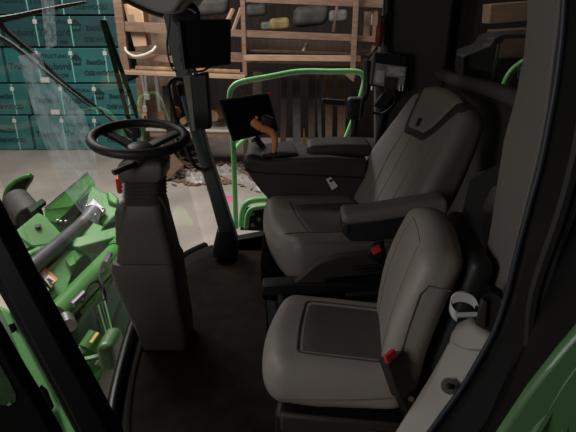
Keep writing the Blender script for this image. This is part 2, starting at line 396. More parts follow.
# seen through the rear window
tag(MB().bar(P(486, 14, 7.5), P(560, 8, 7.5), .3, .25).build('roof_beam', WOOD_L, bevel=.01), 'pale timber beam seen through the top of the rear window', 'beam')
tag(MB().bar(P(490, 44, 7.0), P(560, 40, 7.0), .3, .35).build('loft_beam', WOOD, bevel=.01), 'brown timber beam seen through the middle of the rear window', 'beam')
tag(MB().tube([P(503, 94, 3.2), P(505, 84, 3.2), P(510, 74, 3.2), P(518, 66, 3.2), P(530, 60, 3.2), P(560, 56, 3.2)], .022, 10, 5).build('rear_grab_rail', GREEN_R), 'bright green curved rail outside the rear window', 'rail')
dc = thing('rear_equipment', 'dark hooded unit with hanging chain behind the rear window', 'equipment', P(480, 60, 3.4))
MB().prism([P(463, 56, 3.4), P(490, 46, 3.4), P(494, 38, 3.4), P(504, 34, 3.4), P(540, 34, 3.4), P(540, 38, 3.4), P(505, 39, 3.4), P(500, 46, 3.4), P(498, 90, 3.4), P(463, 90, 3.4)], (0, .3, 0)).build('hood', RUBBER, dc, bevel=.02)
MB().tube([P(499, 44, 3.38), P(496, 60, 3.38), P(492, 84, 3.38)], .012, 6).build('chain', STEEL_D, dc)

# ================================================================= HARVESTER HEADER (outside, below the cab)
hd = thing('harvester_header', 'bright green header in front of the cab, left of the steering column', 'header', P(70, 260, z=-.7))
def Z(px, py, z=-.45): return P(px, py, z=z)
def plate(n, pts, m, z=-.45, th=.03, par=None, bevel=.006, dz=None):
    pl = [Z(p[0], p[1], z if len(p) < 3 else p[2]) for p in pts]
    return MB().prism(pl, (0, 0, -th)).build(n, m, par or hd, bevel=bevel)
# boom: a folded beam with an upper flange
plate('boom', [(44, 210, -.35), (88, 173, -.35), (94, 181, -.4), (93, 189, -.45), (72, 206, -.5), (58, 223, -.5), (46, 220, -.45)], GREEN, th=.1, bevel=.012)
MB().tube([Z(45, 208, -.34), Z(88, 172, -.34)], .006, 6).build('boom_edge', RUBBER, hd)
sp = plate('side_plate', [(14, 232, -.4), (38, 212, -.36), (47, 217, -.36), (64, 236, -.5), (66, 242, -.55), (44, 249, -.55), (32, 246, -.55), (26, 249, -.55), (18, 243, -.5)], GREEN, th=.08, bevel=.012)
MB().lathe([(.028, 0), (.028, .004)], Z(38, 226, -.4), (0, -.2, 1), 16).build('plate_hole', RUBBER, sp)
plate('support_bracket', [(27, 208, -.33), (42, 198, -.3), (46, 201, -.3), (31, 212, -.33)], GREEN_D, th=.04)
plate('gearbox', [(83, 206, -.4), (92, 184, -.32), (100, 190, -.33), (106, 192, -.33), (118, 203, -.38), (119, 212, -.42), (104, 226, -.5)], GREEN, th=.22, bevel=.02)
plate('gearbox_lug', [(106, 191, -.3), (112, 191, -.3), (119, 198, -.33), (117, 204, -.36), (108, 200, -.34)], GREEN, th=.12, bevel=.02)
fl = plate('flange', [(84, 207, -.36), (94, 198, -.33), (106, 209, -.38), (97, 219, -.42)], STEEL, th=.03, bevel=.01)
for x, y in ((87, 207), (94, 201), (103, 209), (96, 216)):
    MB().lathe([(.014, 0), (.014, .02), (.008, .024)], Z(x, y, -.36), (0, -.2, 1), 6).build('bolt', STEEL, fl)
MB().tube([Z(95, 211, -.36), Z(88, 220, -.4), Z(80, 228, -.42)], .075, 16).build('coupling', STEEL_D, hd)
MB().tube([Z(90, 218, -.4), Z(24, 274, -.42)], .062, 14).build('drive_shaft', STEEL_D, hd)
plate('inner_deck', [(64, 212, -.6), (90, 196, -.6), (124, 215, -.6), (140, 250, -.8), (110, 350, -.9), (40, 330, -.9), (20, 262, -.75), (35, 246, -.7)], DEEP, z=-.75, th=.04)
plate('gap_shade', [(56, 306, -.5), (67, 287, -.5), (77, 264, -.47), (90, 250, -.46), (106, 241, -.45), (114, 246, -.46), (84, 276, -.5), (60, 312, -.52)], DEEP, th=.02)  # dark plate laid over the cover plate as shade in the gap
dk = plate('boom_gap_shade', [(54, 224, -.43), (70, 209, -.4), (84, 197, -.37), (91, 190, -.36), (85, 205, -.38), (76, 217, -.41), (66, 230, -.44)], DEEP, th=.02)  # near-black plate standing for the shaded gap under the boom
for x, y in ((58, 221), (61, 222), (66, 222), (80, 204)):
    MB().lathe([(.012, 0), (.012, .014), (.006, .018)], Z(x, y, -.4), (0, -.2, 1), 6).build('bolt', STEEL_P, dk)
plate('lower_gap_shade', [(24, 250, -.5), (30, 246, -.5), (46, 248, -.5), (42, 256, -.5), (30, 262, -.5)], DEEP, th=.02)  # shade below the shaft, laid in as a dark plate
plate('coupler_gap_shade', [(104, 226, -.44), (118, 214, -.4), (126, 214, -.4), (128, 222, -.42), (106, 230, -.45)], DEEP, th=.02)  # dark plate standing for shade beside the coupler
plate('pointed_gusset', [(84, 228, -.42), (92, 222, -.4), (103, 226, -.42), (100, 236, -.44), (78, 240, -.46)], GREEN, th=.03)
wd = plate('cover_plate', [(40, 276, -.5), (68, 250, -.5), (79, 241, -.5), (88, 224, -.45), (101, 230, -.47), (102, 233, -.5), (76, 262, -.55), (66, 290, -.62), (50, 300, -.62)], GREEN, th=.025)
wl = plate('warning_label', [(40, 274, -.49), (45, 267, -.48), (58, 279, -.51), (51, 288, -.53)], LABELO, th=.004, bevel=0)
plate('white_panel', [(41, 273, -.485), (43.5, 270, -.48), (47.5, 274, -.49), (44, 279, -.5)], LABELG, th=.003, par=wl, bevel=0)
plate('white_panel', [(44.5, 279.5, -.495), (48.5, 274.5, -.485), (55.5, 280.5, -.505), (50.5, 286.5, -.525)], WHITE, th=.003, par=wl, bevel=0)
plate('black_arrow', [(46, 279, -.49), (49, 278, -.485), (54, 281, -.495), (51, 282, -.5), (50, 285, -.51), (48.5, 281, -.5)], RUBBER, th=.002, par=wl, bevel=0)
plate('rear_label', [(44, 285, -.53), (49, 289, -.54), (47, 298, -.57), (42, 292, -.55)], LABELG, th=.004, bevel=0)
plate('notched_tab', [(64, 258, -.5), (74, 256, -.5), (76, 263, -.5), (70, 266, -.5)], GREEN, th=.08)
plate('cross_bar', [(71, 240, -.42), (74, 238, -.42), (136, 221, -.42), (137, 231, -.44), (78, 247, -.46), (72, 247, -.46)], GREEN, th=.07, bevel=.012)
MB().tube([Z(56, 316, -.5), Z(116, 253, -.5)], .085, 18).build('hydraulic_cylinder', GREEN, hd)
MB().tube([Z(116, 253, -.5), Z(124, 244, -.5)], .095, 18).build('cylinder_collar', GREEN, hd)
MB().tube([Z(124, 244, -.5), Z(140, 228, -.5)], .05, 14).build('cylinder_rod', STEEL, hd)
plate('rib_bracket', [(80, 256, -.6), (88, 254, -.6), (92, 262, -.6), (84, 268, -.62)], GREEN, th=.12)
MB().tube([Z(104, 262, -.4), Z(101, 268, -.38), Z(100, 278, -.4), Z(104, 290, -.45), Z(106, 312, -.6)], .011, 8, 6).build('hose', RUBBER, hd)
MB().tube([Z(82, 302, -.42), Z(88, 286, -.4), Z(96, 281, -.4), Z(101, 286, -.45), Z(104, 300, -.5)], .01, 8, 6).build('hose', RUBBER, hd)
for a, b in (((105, 264), (110, 254)), ((72, 305), (84, 293))):
    MB().tube([Z(*a, -.42), Z((a[0] + b[0]) / 2, (a[1] + b[1]) / 2, -.41), Z(*b, -.4)], .024, 8).build('hose_fitting', STEEL, hd)
MB().tube([Z(84, 312, -.6), Z(100, 292, -.6), Z(118, 262, -.6)], .03, 8).build('green_pipe', GREEN, hd)
plate('lower_side_sheet', [(64, 340, -.6), (84, 312, -.55), (106, 290, -.5), (124, 262, -.45), (137, 262, -.45), (134, 345, -.7), (98, 352, -.8)], GREEN_D, th=.03)
for i in range(4):
    MB().tube([Z(95 + i * 3.2, 307 - i * 2, -.5), Z(104 + i * 3, 335, -.62)], .008, 6).build('cable', GREEN if i % 2 else RUBBER, hd)
MB().tube([Z(66, 318, -.5), Z(69, 326, -.5)], .05, 12).build('pin', STEEL, hd)
wk = MB().tube([Z(88, 350, -.45), Z(98, 335, -.4)], .06, 16).build('lamp_body', GREEN, hd)
MB().bar(Z(91, 343, -.37), Z(98, 333, -.35), .02, .012).build('yellow_sticker', YELLOW, wk)
MB().tube([Z(84, 352, -.5), Z(90, 358, -.5)], .06, 12).build('lamp_mount', GREEN, hd)
MB().tube([Z(90, 366, -.5), Z(97, 353, -.5)], .03, 10).build('mount_bolt', STEEL, hd)
MB().rbox(Z(111, 349, -.35), (.045, .1, .09), .04, (4, 4, 4)).build('round_cover', GREEN_B, hd, sub=1)
MB().bar(Z(75, 362, -.45), Z(120, 352, -.45), .03, .02).build('lower_bar', GREEN, hd)
plate('lower_flange', [(82, 372, -.5), (92, 362, -.5), (104, 366, -.5), (92, 398, -.6), (72, 432, -.6)], GREEN, th=.03)
# row divider at the far end
MB().prism([P(4, 205, 4.7), P(5, 195, 4.7), P(9, 187, 4.7), P(16, 181, 4.7), P(24, 177, 4.7), P(31, 175, 4.7), P(30, 180, 4.7), P(25, 188, 4.7), P(21, 196, 4.7), P(14, 203, 4.7)], (0, .06, -.02)).build('curved_shield', GREEN_D, hd, bevel=.006)
MB().tube([P(4, 203, 4.68), P(5.5, 194, 4.68), P(9, 187, 4.68), P(16, 181, 4.68), P(24, 177, 4.68), P(31, 175.5, 4.68)], .022, 8, 4).build('shield_rim', GREEN, hd)
MB().tube([Z(16, 200, -.35), Z(30, 218, -.45)], .13, 18).build('belt_roller', JUNK, hd, bevel=.01)
plate('roller_guard', [(8, 205, -.35), (27, 191, -.3), (38, 203, -.35), (40, 208, -.4), (22, 224, -.5), (12, 226, -.5)], JUNK, th=.05)
MB().tube([Z(16, 262, -.5), Z(40, 251, -.5)], .04, 10).build('crop_bar', GREEN, hd)
# red reflector stand behind the bellows
rf = thing('reflector_lamp', 'small bright red reflector behind the steering column bellows', 'reflector', P(126, 187, 3.6))
MB().rbox(P(124.6, 185, 3.6), (.06, .03, .065), .02, (3, 3, 3)).build('lens', RED_G, rf)
MB().bar(P(126, 188, 3.6), P(126, 205, 3.6), .03, .02, up=(0, 1, 0)).build('bracket', GREEN_D, rf)
# near curved guard rail at lower left, dark mirror
gr = thing('ladder_rail', 'curved pale green guard rail outside, left of the black door post', 'rail', P(30, 380, z=-.1))
MB().tube([P(-14, 296, 1.5), P(-1, 322, 1.5), P(9, 345, 1.48), P(22, 378, 1.45), P(38, 406, 1.4), P(58, 440, 1.36)], .026, 10, 6, flat=.5).build('rail_bar', GREEN_P, gr)
MB().prism([P(-4, 308, 1.62), P(9, 314, 1.62), P(40, 372, 1.58), P(80, 440, 1.5), P(52, 440, 1.5), P(24, 380, 1.58), P(4, 340, 1.62)], (0, .02, 0)).build('side_sheet', GREEN_R, gr, bevel=.004)
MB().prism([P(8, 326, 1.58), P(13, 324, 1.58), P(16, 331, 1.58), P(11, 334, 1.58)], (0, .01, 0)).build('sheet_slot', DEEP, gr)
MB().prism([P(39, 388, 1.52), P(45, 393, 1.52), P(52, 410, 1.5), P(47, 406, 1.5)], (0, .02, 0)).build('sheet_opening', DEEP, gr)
MB().tube([P(-16, 316, 1.45), P(4, 350, 1.43), P(19, 382, 1.4), P(42, 424, 1.35)], .006, 8, 5).build('cable', STEEL_D, gr)
MB().prism([P(40, 415, 1.48), P(46, 412, 1.48), P(60, 434, 1.48), P(44, 440, 1.48)], (0, .02, 0)).build('rubber_pad', STEEL_D, gr)
mr = thing('side_mirror', 'dark side mirror with green reflection at the bottom left corner', 'mirror', P(8, 420, 1.1))
fr = [P(-40, 320, 1.1), P(-14, 322, 1.1), P(-4, 338, 1.1), P(18, 376, 1.1), P(36, 405, 1.1), P(58, 445, 1.1), P(-40, 450, 1.1)]
MB().prism(fr, (0, .05, 0)).build('housing', BLACK, mr, bevel=.008)
MB().prism([P(-40, 350, 1.095), P(-4, 358, 1.095), P(8, 378, 1.095), P(16, 394, 1.095), P(16, 401, 1.095), P(10, 406, 1.095), P(-40, 402, 1.095)], (0, .004, 0)).build('mirror_glass', mat('mirror_reflection', (30, 58, 32), .35, var=.5, scale=14), mr, bevel=.003)  # green reflection put into the colour of the pane
MB().tube([P(8, 405, 1.09), P(11, 403, 1.09)], .003, 6).build('mirror_clip', STEEL, mr)

# ---- wiper and mirror arm outside the windscreen
wp = thing('windscreen_wiper', 'black double armed wiper across the windscreen over the teal stacks', 'wiper', P(40, 60, 2.9))
MB().tube([P(-12, 12, 2.9), P(8, 32, 2.9), P(36, 56, 2.9), P(66, 84, 2.9), P(98, 108, 2.9), P(112, 120, 2.85), P(132, 134, 2.8)], lambda t: .018 - .009 * min(1, t * 2), 8, 5).build('arm', RUBBER, wp)
MB().tube([P(-14, 30, 2.92), P(14, 46, 2.92), P(46, 72, 2.92), P(92, 108, 2.92)], lambda t: .02 - .014 * t, 8, 5).build('arm', STEEL_D, wp)
MB().tube([P(-20, 22, 2.9), P(10, 18, 2.9), P(50, 9, 2.9), P(86, 2, 2.9)], lambda t: .022 - .016 * t, 8, 5).build('blade', RUBBER, wp)
ma = thing('mirror_arm', 'dark green twin tube mirror arm outside, behind the steering wheel', 'mirror arm', P(130, 110, 3.0))
MB().tube([P(102, 20, 3.0), P(115, 66, 3.0), P(131, 128, 3.0), P(138, 150, 3.0)], .014, 8).build('tube', GREEN_D, ma)
MB().tube([P(104, 20, 3.05), P(120, 66, 3.05), P(138, 118, 3.05), P(149, 150, 3.05)], .014, 8).build('tube', GREEN_D, ma)
MB().box(P(132, 132, 3.0), (.1, .05, .07)).build('clamp', RUBBER, ma, bevel=.01)

# ================================================================= CAB SHELL
# floor: curved front edge follows the windscreen
fl = [P(120, 440, z=0), P(115, 412, z=0), P(118, 380, z=0), P(126, 345, z=0), P(134, 322, z=0), P(150, 290, z=0), P(176, 262, z=0), P(196, 250, z=0), P(212, 244, z=0), V((-.42, 2.8, 0)), V((.82, 2.8, 0)), V((.82, .86, 0)), V((-.5, .86, 0))]
struct(MB().prism(fl, (0, 0, -.08)).build('floor', BLACK, bevel=.01))
mt = thing('floor_mat', 'dark brown moulded floor mat in front of both seats', 'mat', (-.35, 1.6, .001))
mp = [P(128, 440, z=.012), P(130, 400, z=.012), P(137, 362, z=.012), P(147, 330, z=.012), P(190, 262, z=.012), P(215, 250, z=.012), P(262, 250, z=.012), P(268, 330, z=.012), P(285, 410, z=.012), P(288, 440, z=.012)]
MB().prism([p for p in mp], (0, 0, -.012)).build('mat_sheet', MATF, mt, bevel=.006)
MB().tube([p + V((.0, 0, .004)) for p in mp[:4]], .008, 8, 5).build('raised_edge', MATF, mt)
# windscreen sill rail (dark, follows the curved front of the floor)
sill = [P(110, 436, z=.03), P(113, 405, z=.03), P(120, 372, z=.03), P(129, 338, z=.03), P(137, 316, z=.03), P(156, 284, z=.03), P(182, 258, z=-.01), P(205, 246, z=-.05)]
struct(MB().tube(sill, .026, 10, 5).build('trim_1', GLOSS))
# windscreen glass: curved, top leans forward
def wind(t, h):
    b = catmull(sill, 6)[t]; return b + V((-.26 * h, 0, 1.42 * h))
nb = len(catmull(sill, 6)); g = []
rows_ = [[wind(t, h) for t in range(nb)] for h in (0, .25, .5, .75, 1)]
gm = MB(); vs = [p for r in rows_ for p in r]
gm.add(vs, [(r * nb + t, r * nb + t + 1, (r + 1) * nb + t + 1, (r + 1) * nb + t) for r in range(4) for t in range(nb - 1)])
struct(gm.build('window_1', GLASS1))
# glass reflection painted as pale translucent patches inside the windscreen
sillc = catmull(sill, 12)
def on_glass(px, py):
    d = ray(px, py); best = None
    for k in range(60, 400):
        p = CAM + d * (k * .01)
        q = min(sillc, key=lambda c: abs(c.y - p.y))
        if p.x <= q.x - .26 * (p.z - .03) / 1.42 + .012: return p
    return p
REFLECT = bpy.data.materials.new('glass_reflection'); REFLECT.use_nodes = True
_n = REFLECT.node_tree; _n.nodes.remove(_n.nodes['Principled BSDF']); _b = _n.nodes.new('ShaderNodeBsdfTranslucent'); _b.inputs['Color'].default_value = (.75, .86, .92, 1)
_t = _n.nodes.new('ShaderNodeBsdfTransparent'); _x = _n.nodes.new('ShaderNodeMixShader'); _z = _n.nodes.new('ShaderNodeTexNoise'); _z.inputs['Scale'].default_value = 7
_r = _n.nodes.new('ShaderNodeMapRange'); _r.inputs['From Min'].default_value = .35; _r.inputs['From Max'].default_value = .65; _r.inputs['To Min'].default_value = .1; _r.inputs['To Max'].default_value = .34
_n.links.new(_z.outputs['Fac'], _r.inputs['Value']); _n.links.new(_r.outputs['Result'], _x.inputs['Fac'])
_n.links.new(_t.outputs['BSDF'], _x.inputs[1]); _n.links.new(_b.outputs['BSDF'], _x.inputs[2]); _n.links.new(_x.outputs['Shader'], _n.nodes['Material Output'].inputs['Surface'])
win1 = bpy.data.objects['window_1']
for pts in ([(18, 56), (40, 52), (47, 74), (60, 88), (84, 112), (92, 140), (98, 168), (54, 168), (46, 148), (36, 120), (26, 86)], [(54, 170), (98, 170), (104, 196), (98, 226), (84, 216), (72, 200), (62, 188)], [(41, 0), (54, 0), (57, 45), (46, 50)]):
    struct(MB().add([on_glass(*p) for p in pts], [tuple(range(len(pts)))]).build('window_reflection', REFLECT, win1, smooth=0))
# far side window glass
struct(MB().add([V((-.5, 2.82, .0)), V((.5, 2.82, .0)), V((.55, 2.82, 1.5)), V((-.72, 2.82, 1.5))], [(0, 1, 2, 3)]).build('window_2', GLASS1))
struct(MB().prism([V((-.36, 2.78, -.06)), V((.5, 2.78, -.06)), V((.5, 2.78, .5)), V((.06, 2.78, .42)), V((-.04, 2.78, .12)), V((-.34, 2.78, .06))], (0, .08, 0)).build('wall_far', BLACK, bevel=.01))
# far front pillar
def pillar(n, rows, m, dy=.08, bevel=.01):
    """rows: (y, xl, xr, Y)"""
    rings = []
    for (y, xl, xr, Y) in rows:
        a, b = P(xl, y, Y), P(xr, y, Y); b.z = a.z
        rings.append([a, b, b + V((0, dy, 0)), a + V((0, dy, 0))])
    return struct(MB().loft(rings).build(n, m, bevel=bevel))
pillar('trim_2', [(-12, 156, 174, 2.62), (20, 164, 181, 2.62), (60, 172, 187, 2.62), (100, 181, 195, 2.62), (150, 195, 208, 2.62), (200, 210, 224, 2.62), (244, 222, 238, 2.62)], PILLAR)
pf = MB().loft([rrect(P(226, 252, 2.66), X3, Y3, .075, .07, .03), rrect(P(226, 246, 2.66), X3, Y3, .075, .07, .03), rrect(P(226, 236, 2.66), X3, Y3, .06, .06, .03), rrect(P(225, 229, 2.66), X3, Y3, .045, .05, .03)])
struct(pf.build('trim_3', PLAST))
# near front door post (two layered strips)
pillar('trim_4', [(120, -79, -62, .92), (196, -46, -17, .9), (250, -16, 12, .88), (300, 8, 38, .86), (350, 34, 65, .84), (400, 61, 93, .82), (450, 86, 120, .8)], BLACK, .05)
pillar('trim_5', [(200, -58, -38, .96), (300, 1, 16, .93), (350, 29, 42, .91), (400, 56, 68, .89), (450, 82, 94, .87)], BLACK, .04)
# roof: headliner and front console lip
struct(MB().box((.0, 1.9, 1.62), (2.1, 2.1, .06)).build('ceiling', TRIM_D))
lip = [P(118, -6, 2.1), P(128, 0, 2.1), P(148, 9.5, 2.1), P(163, 14.5, 2.1), P(173, 13, 2.1), P(184, -2, 2.1), P(186, -14, 2.1), P(120, -30, 2.1)]
struct(MB().prism(lip, (0, .5, 0)).build('ceiling_lip', TRIM, bevel=.012))
struct(MB().tube([p + V((0, -.004, -.006)) for p in lip[:4]], .008, 8, 4).build('ceiling_seal', RUBBER))
# rear wall with window opening, facing forward
RX_ = .84
def RW(px, py, X=RX_):
    d = ray(px, py); s = X / d.x; return CAM + d * s
wo = [RW(446, -20), RW(441, 66), RW(447, 74), RW(470, 80), RW(532, 102), RW(548, 60), RW(560, -20)]
def ringwall(outer, inner, name, m, vec):
    n = len(inner); vs = outer + inner
    fs = [(i, (i + 1) % n, n + (i + 1) % n, n + i) for i in range(n)]
    k = len(vs); vs2 = vs + [p + V(vec) for p in vs]
    fs += [tuple(k + i for i in reversed(f)) for f in fs]
    fs += [(n + i, n + (i + 1) % n, k + n + (i + 1) % n, k + n + i) for i in range(n)]
    return struct(MB().add(vs2, fs).build(name, m, smooth=30))
outer = [V((RX_, 2.8, 1.6)), V((RX_, 2.8, .8)), V((RX_, 2.8, .3)), V((RX_, 2.3, -.05)), V((RX_, 1.1, -.05)), V((RX_, 1.1, .8)), V((RX_, 1.1, 1.6))]
ringwall(outer, wo, 'wall_rear', WALLI, (.06, 0, 0))
fr = [RW(443, -20, RX_ - .03), RW(437, 62, RX_ - .03), RW(442, 74, RX_ - .03), RW(470, 84, RX_ - .03), RW(500, 92, RX_ - .03), RW(540, 108, RX_ - .03)]
struct(MB().tube(fr, .032, 12, 5).build('trim_6', TRIM_D))
cx = sum(wo, V((0, 0, 0))) / len(wo)
struct(MB().add([p + V((.05, 0, 0)) for p in wo], [tuple(range(len(wo)))]).build('window_3', GLASS2))
# far rear pillar and lower side wall
struct(MB().prism([V((.52, 2.74, -.05)), V((.84, 2.74, -.05)), V((.84, 2.74, 1.6)), V((.5, 2.74, 1.6)), V((.47, 2.74, 1.0)), V((.5, 2.74, .55))], (0, .08, 0)).build('wall_side', WALLI, bevel=.02))
struct(MB().tube([P(388, -10, 2.72), P(386, 40, 2.72), P(388, 70, 2.72), P(380, 130, 2.72), P(374, 170, 2.72)], .02, 10, 5).build('trim_7', RUBBER))
# rear near moulding and dark cavity behind the seats
struct(MB().rbox(P(492, 194, 1.6), (.04, .1, .06), .03, (4, 6, 4), rot=Euler((0, R(14), 0))).build('trim_8', TRIM_D, sub=1))
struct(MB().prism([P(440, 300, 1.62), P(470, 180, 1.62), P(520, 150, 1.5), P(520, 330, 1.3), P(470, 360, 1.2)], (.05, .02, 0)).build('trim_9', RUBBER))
# near rear door pillar: inner trim strip
L = [(526, -14), (526, 20), (522, 60), (513, 105), (502, 145), (495, 190), (488, 238), (479, 285), (474, 312)]
Rr = [(561, -14), (558, 20), (553, 60), (547, 110), (539, 150), (529, 190), (517, 238), (504, 292), (490, 330)]
rings = []
for (a, b) in zip(L, Rr):
    p, q = P(a[0], a[1], 1.16), P(b[0], b[1], 1.0); q.z = p.z = (p.z + q.z) / 2
    rings.append([p, q, q + V((.05, .03, 0)), p + V((.05, .03, 0))])
struct(MB().loft(rings).build('trim_10', TRIM_M, bevel=.008))
# lower pillar cover with recessed screw
lo_ = [P(447, 345, 1.02), P(455, 332, 1.02), P(469, 325, 1.0), P(492, 338, .95), P(477, 365, .94), P(459, 394, .92), P(425, 450, .9), P(384, 450, .93), P(404, 418, .96), P(430, 376, 1.0)]
lc = struct(MB().prism(lo_, (.04, .06, -.02)).build('trim_11', TRIM, bevel=.014, bseg=3))
lp = [P(447, 344, 1.0), P(455, 331, 1.0), P(469, 324, .98), P(494, 338, .93), P(484, 354, .92), P(466, 352, .96)]
struct(MB().prism(lp, (.02, .04, 0)).build('trim_12', TRIM, bevel=.012, bseg=3))
sc = struct(MB().lathe([(.019, -.002), (.019, .003), (.012, .005), (.0, .001)], P(449, 386, .932), (-.2, -.8, .5), 20).build('trim_13', TRIM_D))
struct(MB().lathe([(.007, 0), (.007, .008), (.004, .009)], P(449, 386, .929), (-.2, -.8, .5), 8).build('trim_14', RUBBER))
# rubber door seal curve
seal = [(566, -20), (563, 30), (557, 80), (550, 120), (541, 165), (530, 205), (518, 250), (507, 295), (495, 330), (480, 358), (462, 388), (440, 418), (420, 446)]
struct(MB().tube([P(x, y, .9 - .0000 * y) for x, y in seal], .0065, 10, 5).build('trim_15', SEALM))
sq = [(574, -20), (571, 30), (565, 80), (558, 120), (549, 165), (538, 205), (526, 250), (515, 295), (503, 332), (488, 361), (470, 391), (448, 422), (428, 450)]
rings = []
for (x, y) in sq:
    a = P(x, y, .88); b = P(x + 34, y + 12, .82)
    rings.append([a, b, b + V((.02, .03, 0)), a + V((.0, .03, 0))])
struct(MB().loft(rings).build('trim_16', GLOSS, bevel=.008))
# outer gloss pillar and green flank
struct(MB().prism([P(600, -30, .8), P(604, 100, .8), P(582, 180, .8), P(548, 300, .8), P(480, 450, .74), P(560, 450, .68), P(640, 330, .68), P(680, -30, .68)], (.02, .05, 0)).build('trim_17', GLOSS, bevel=.01))
struct(MB().tube([P(596, 0, .79), P(586, 110, .79), P(566, 200, .78), P(536, 290, .78), P(530, 345, .77)], .012, 8, 6).build('trim_18', RUBBER))
gp = thing('body_panel', 'glossy dark green outer body panel at the lower right corner', 'body panel', P(560, 430, .66))
MB().prism([P(590, 318, .68), P(560, 354, .68), P(530, 392, .68), P(494, 446, .68), P(700, 446, .6), P(700, 318, .6)], (.0, .02, 0)).build('panel_sheet', GREEN_B, gp, bevel=.006)
MB().tube([P(592, 350, .665), P(566, 384, .665), P(528, 446, .66)], .009, 8, 4).build('pressed_ridge', GREEN_B, gp)
MB().tube([P(596, 372, .66), P(580, 394, .66), P(556, 446, .655)], .009, 8, 4).build('pressed_ridge', GREEN_B, gp)

# door latch with striker loop
la = thing('door_latch', 'black latch block with bright steel loop on the grey door pillar', 'latch', P(483, 318, .97))
MB().prism([P(474, 308, .95), P(484, 294, .95), P(493, 292, .93), P(503, 299, .9), P(501, 318, .9), P(492, 334, .92), P(475, 326, .95)], (.015, .04, 0)).build('latch_block', GLOSS, la, bevel=.006)
lpb = MB().prism([P(475, 322, .945), P(481, 296, .945), P(488, 300, .935), P(486, 326, .935)], (-.004, -.012, 0)).build('latch_plate', PLAST, la, bevel=.004)
for x, y in ((477, 323), (482, 304)):
    MB().lathe([(.004, 0), (.004, .006)], P(x, y, .94), (-.2, -.9, .3), 8).build('bolt', STEEL, lpb)
ring = [P(478, 312, .95), P(473, 301, .96), P(462, 296.5, .97), P(453, 299, .975), P(450, 306, .975), P(453, 313, .965), P(457, 316.5, .96)]
rg = catmull(ring, 6); rings = []
for i, p in enumerate(rg):
    rings.append([p + V((0, -.003, .012)), p + V((0, .003, .012)), p + V((0, .003, -.012)), p + V((0, -.003, -.012))])
MB().loft(rings).build('striker_loop', STEEL_P, la)
MB().tube([P(456, 315, .955), P(486, 314, .94)], .006, 8).build('striker_pin', STEEL_P, la)

# ================================================================= STEERING COLUMN
SY = 1.87
stc = thing('steering_column', 'dark grey steering column with black wheel standing on the cab floor', 'steering column', P(166, 340, z=0))
def pxl(name, rws, m, Yc=SY, r=.03, **k):
    rings = []
    for (y, xl, xr, hd) in rws:
        a, b = P(xl, y, Yc), P(xr, y, Yc)
        rings.append(rrect((a + b) / 2, X3, Y3, (b.x - a.x) / 2, hd, r))
    return MB().loft(rings).build(name, m, stc, **k)
pxl('lower_shroud', [(346, 150, 188, .085), (335, 145, 191, .09), (322, 141, 190, .095), (300, 131, 186, .1), (276, 121, 182, .105), (260, 117, 180, .105), (254, 118, 177, .1)], COLUMN, smooth=50)
pxl('middle_shroud', [(256, 121, 178, .09), (235, 123, 173, .085), (216, 125.5, 168, .08), (205, 127, 166, .078), (199, 128.5, 164.5, .07)], COLUMN, smooth=50)
pxl('shoulder_cover', [(238, 120, 134, .07), (206, 119.5, 134, .075), (200, 122, 133, .07), (196, 127, 132, .06)], COLUMN, smooth=50, r=.02)
bw = []
for i in range(15):
    y = 201 - i * 1.85; o = 4.2 if i % 2 else 0
    bw.append((y, 129.5 - o, 160.5 + o, .06 + (.018 if i % 2 else 0)))
pxl('bellows', bw, BELLOW, r=.035, smooth=25)
pxl('upper_shroud', [(176, 126, 164, .07), (173, 123, 166.5, .075), (162, 122.5, 167, .075), (159, 124, 165, .07), (157, 132, 158, .04)], COLUMN, smooth=50, r=.014)
# lever stalks
MB().tube([P(136, 164, SY - .085), P(124, 168, SY - .13), P(113, 173, SY - .16)], lambda t: .016 - .002 * t, 12, flat=.75).build('indicator_stalk', RUBBER, stc, bevel=.004)
MB().tube([P(160, 196, SY - .07), P(166, 206, SY - .075), P(169, 216, SY - .07)], lambda t: .011 - .006 * t, 10).build('tilt_lever', PLAST, stc)
# wheel
wc = P(139.5, 137.5, SY); WR = .173
wn = V((.06, -.1, 1)).normalized(); wq = Z3.rotation_difference(wn)
def WP(r, a, h=0): return wc + wq @ V((r * math.cos(R(a)), r * math.sin(R(a)), h))
whl = MB().tube([WP(WR, a * 6) for a in range(60)], .0185, 14, closed=True).build('wheel_rim', RUBBER, stc)
MB().lathe([(.0, .004), (.035, .003), (.046, -.004), (.048, -.015), (.04, -.03), (.03, -.06)], wc + wn * -.03, wn, 24).build('wheel_hub', PLAST, stc)
for a in (38, 158, 270):
    rings = []
    for t in (0, .25, .5, .75, 1):
        r = .03 + (WR - .032) * t; c = WP(r, a, -.045 + .04 * t); ax = (WP(1, a + 90) - wc); 
        w = .026 - .012 * t + .01 * t * t
        rings.append(rrect(c, ax, wn, w, .009, .008, 3))
    MB().loft(rings).build('wheel_spoke', RUBBER, stc, smooth=60)
MB().tube([WP(WR - .0, 212), WP(WR + .02, 212, .01)], .01, 8).build('rim_thumb_grip', RUBBER, stc) if False else None

# ================================================================= PASSENGER SEAT (near)
def seat_matrix(loc, rz): return Matrix.Translation(V(loc)) @ Matrix.Rotation(rz, 4, 'Z')
ps = thing('passenger_seat', 'grey leather passenger seat nearest the open door', 'seat', (.142, 1.247, 0), R(-7))
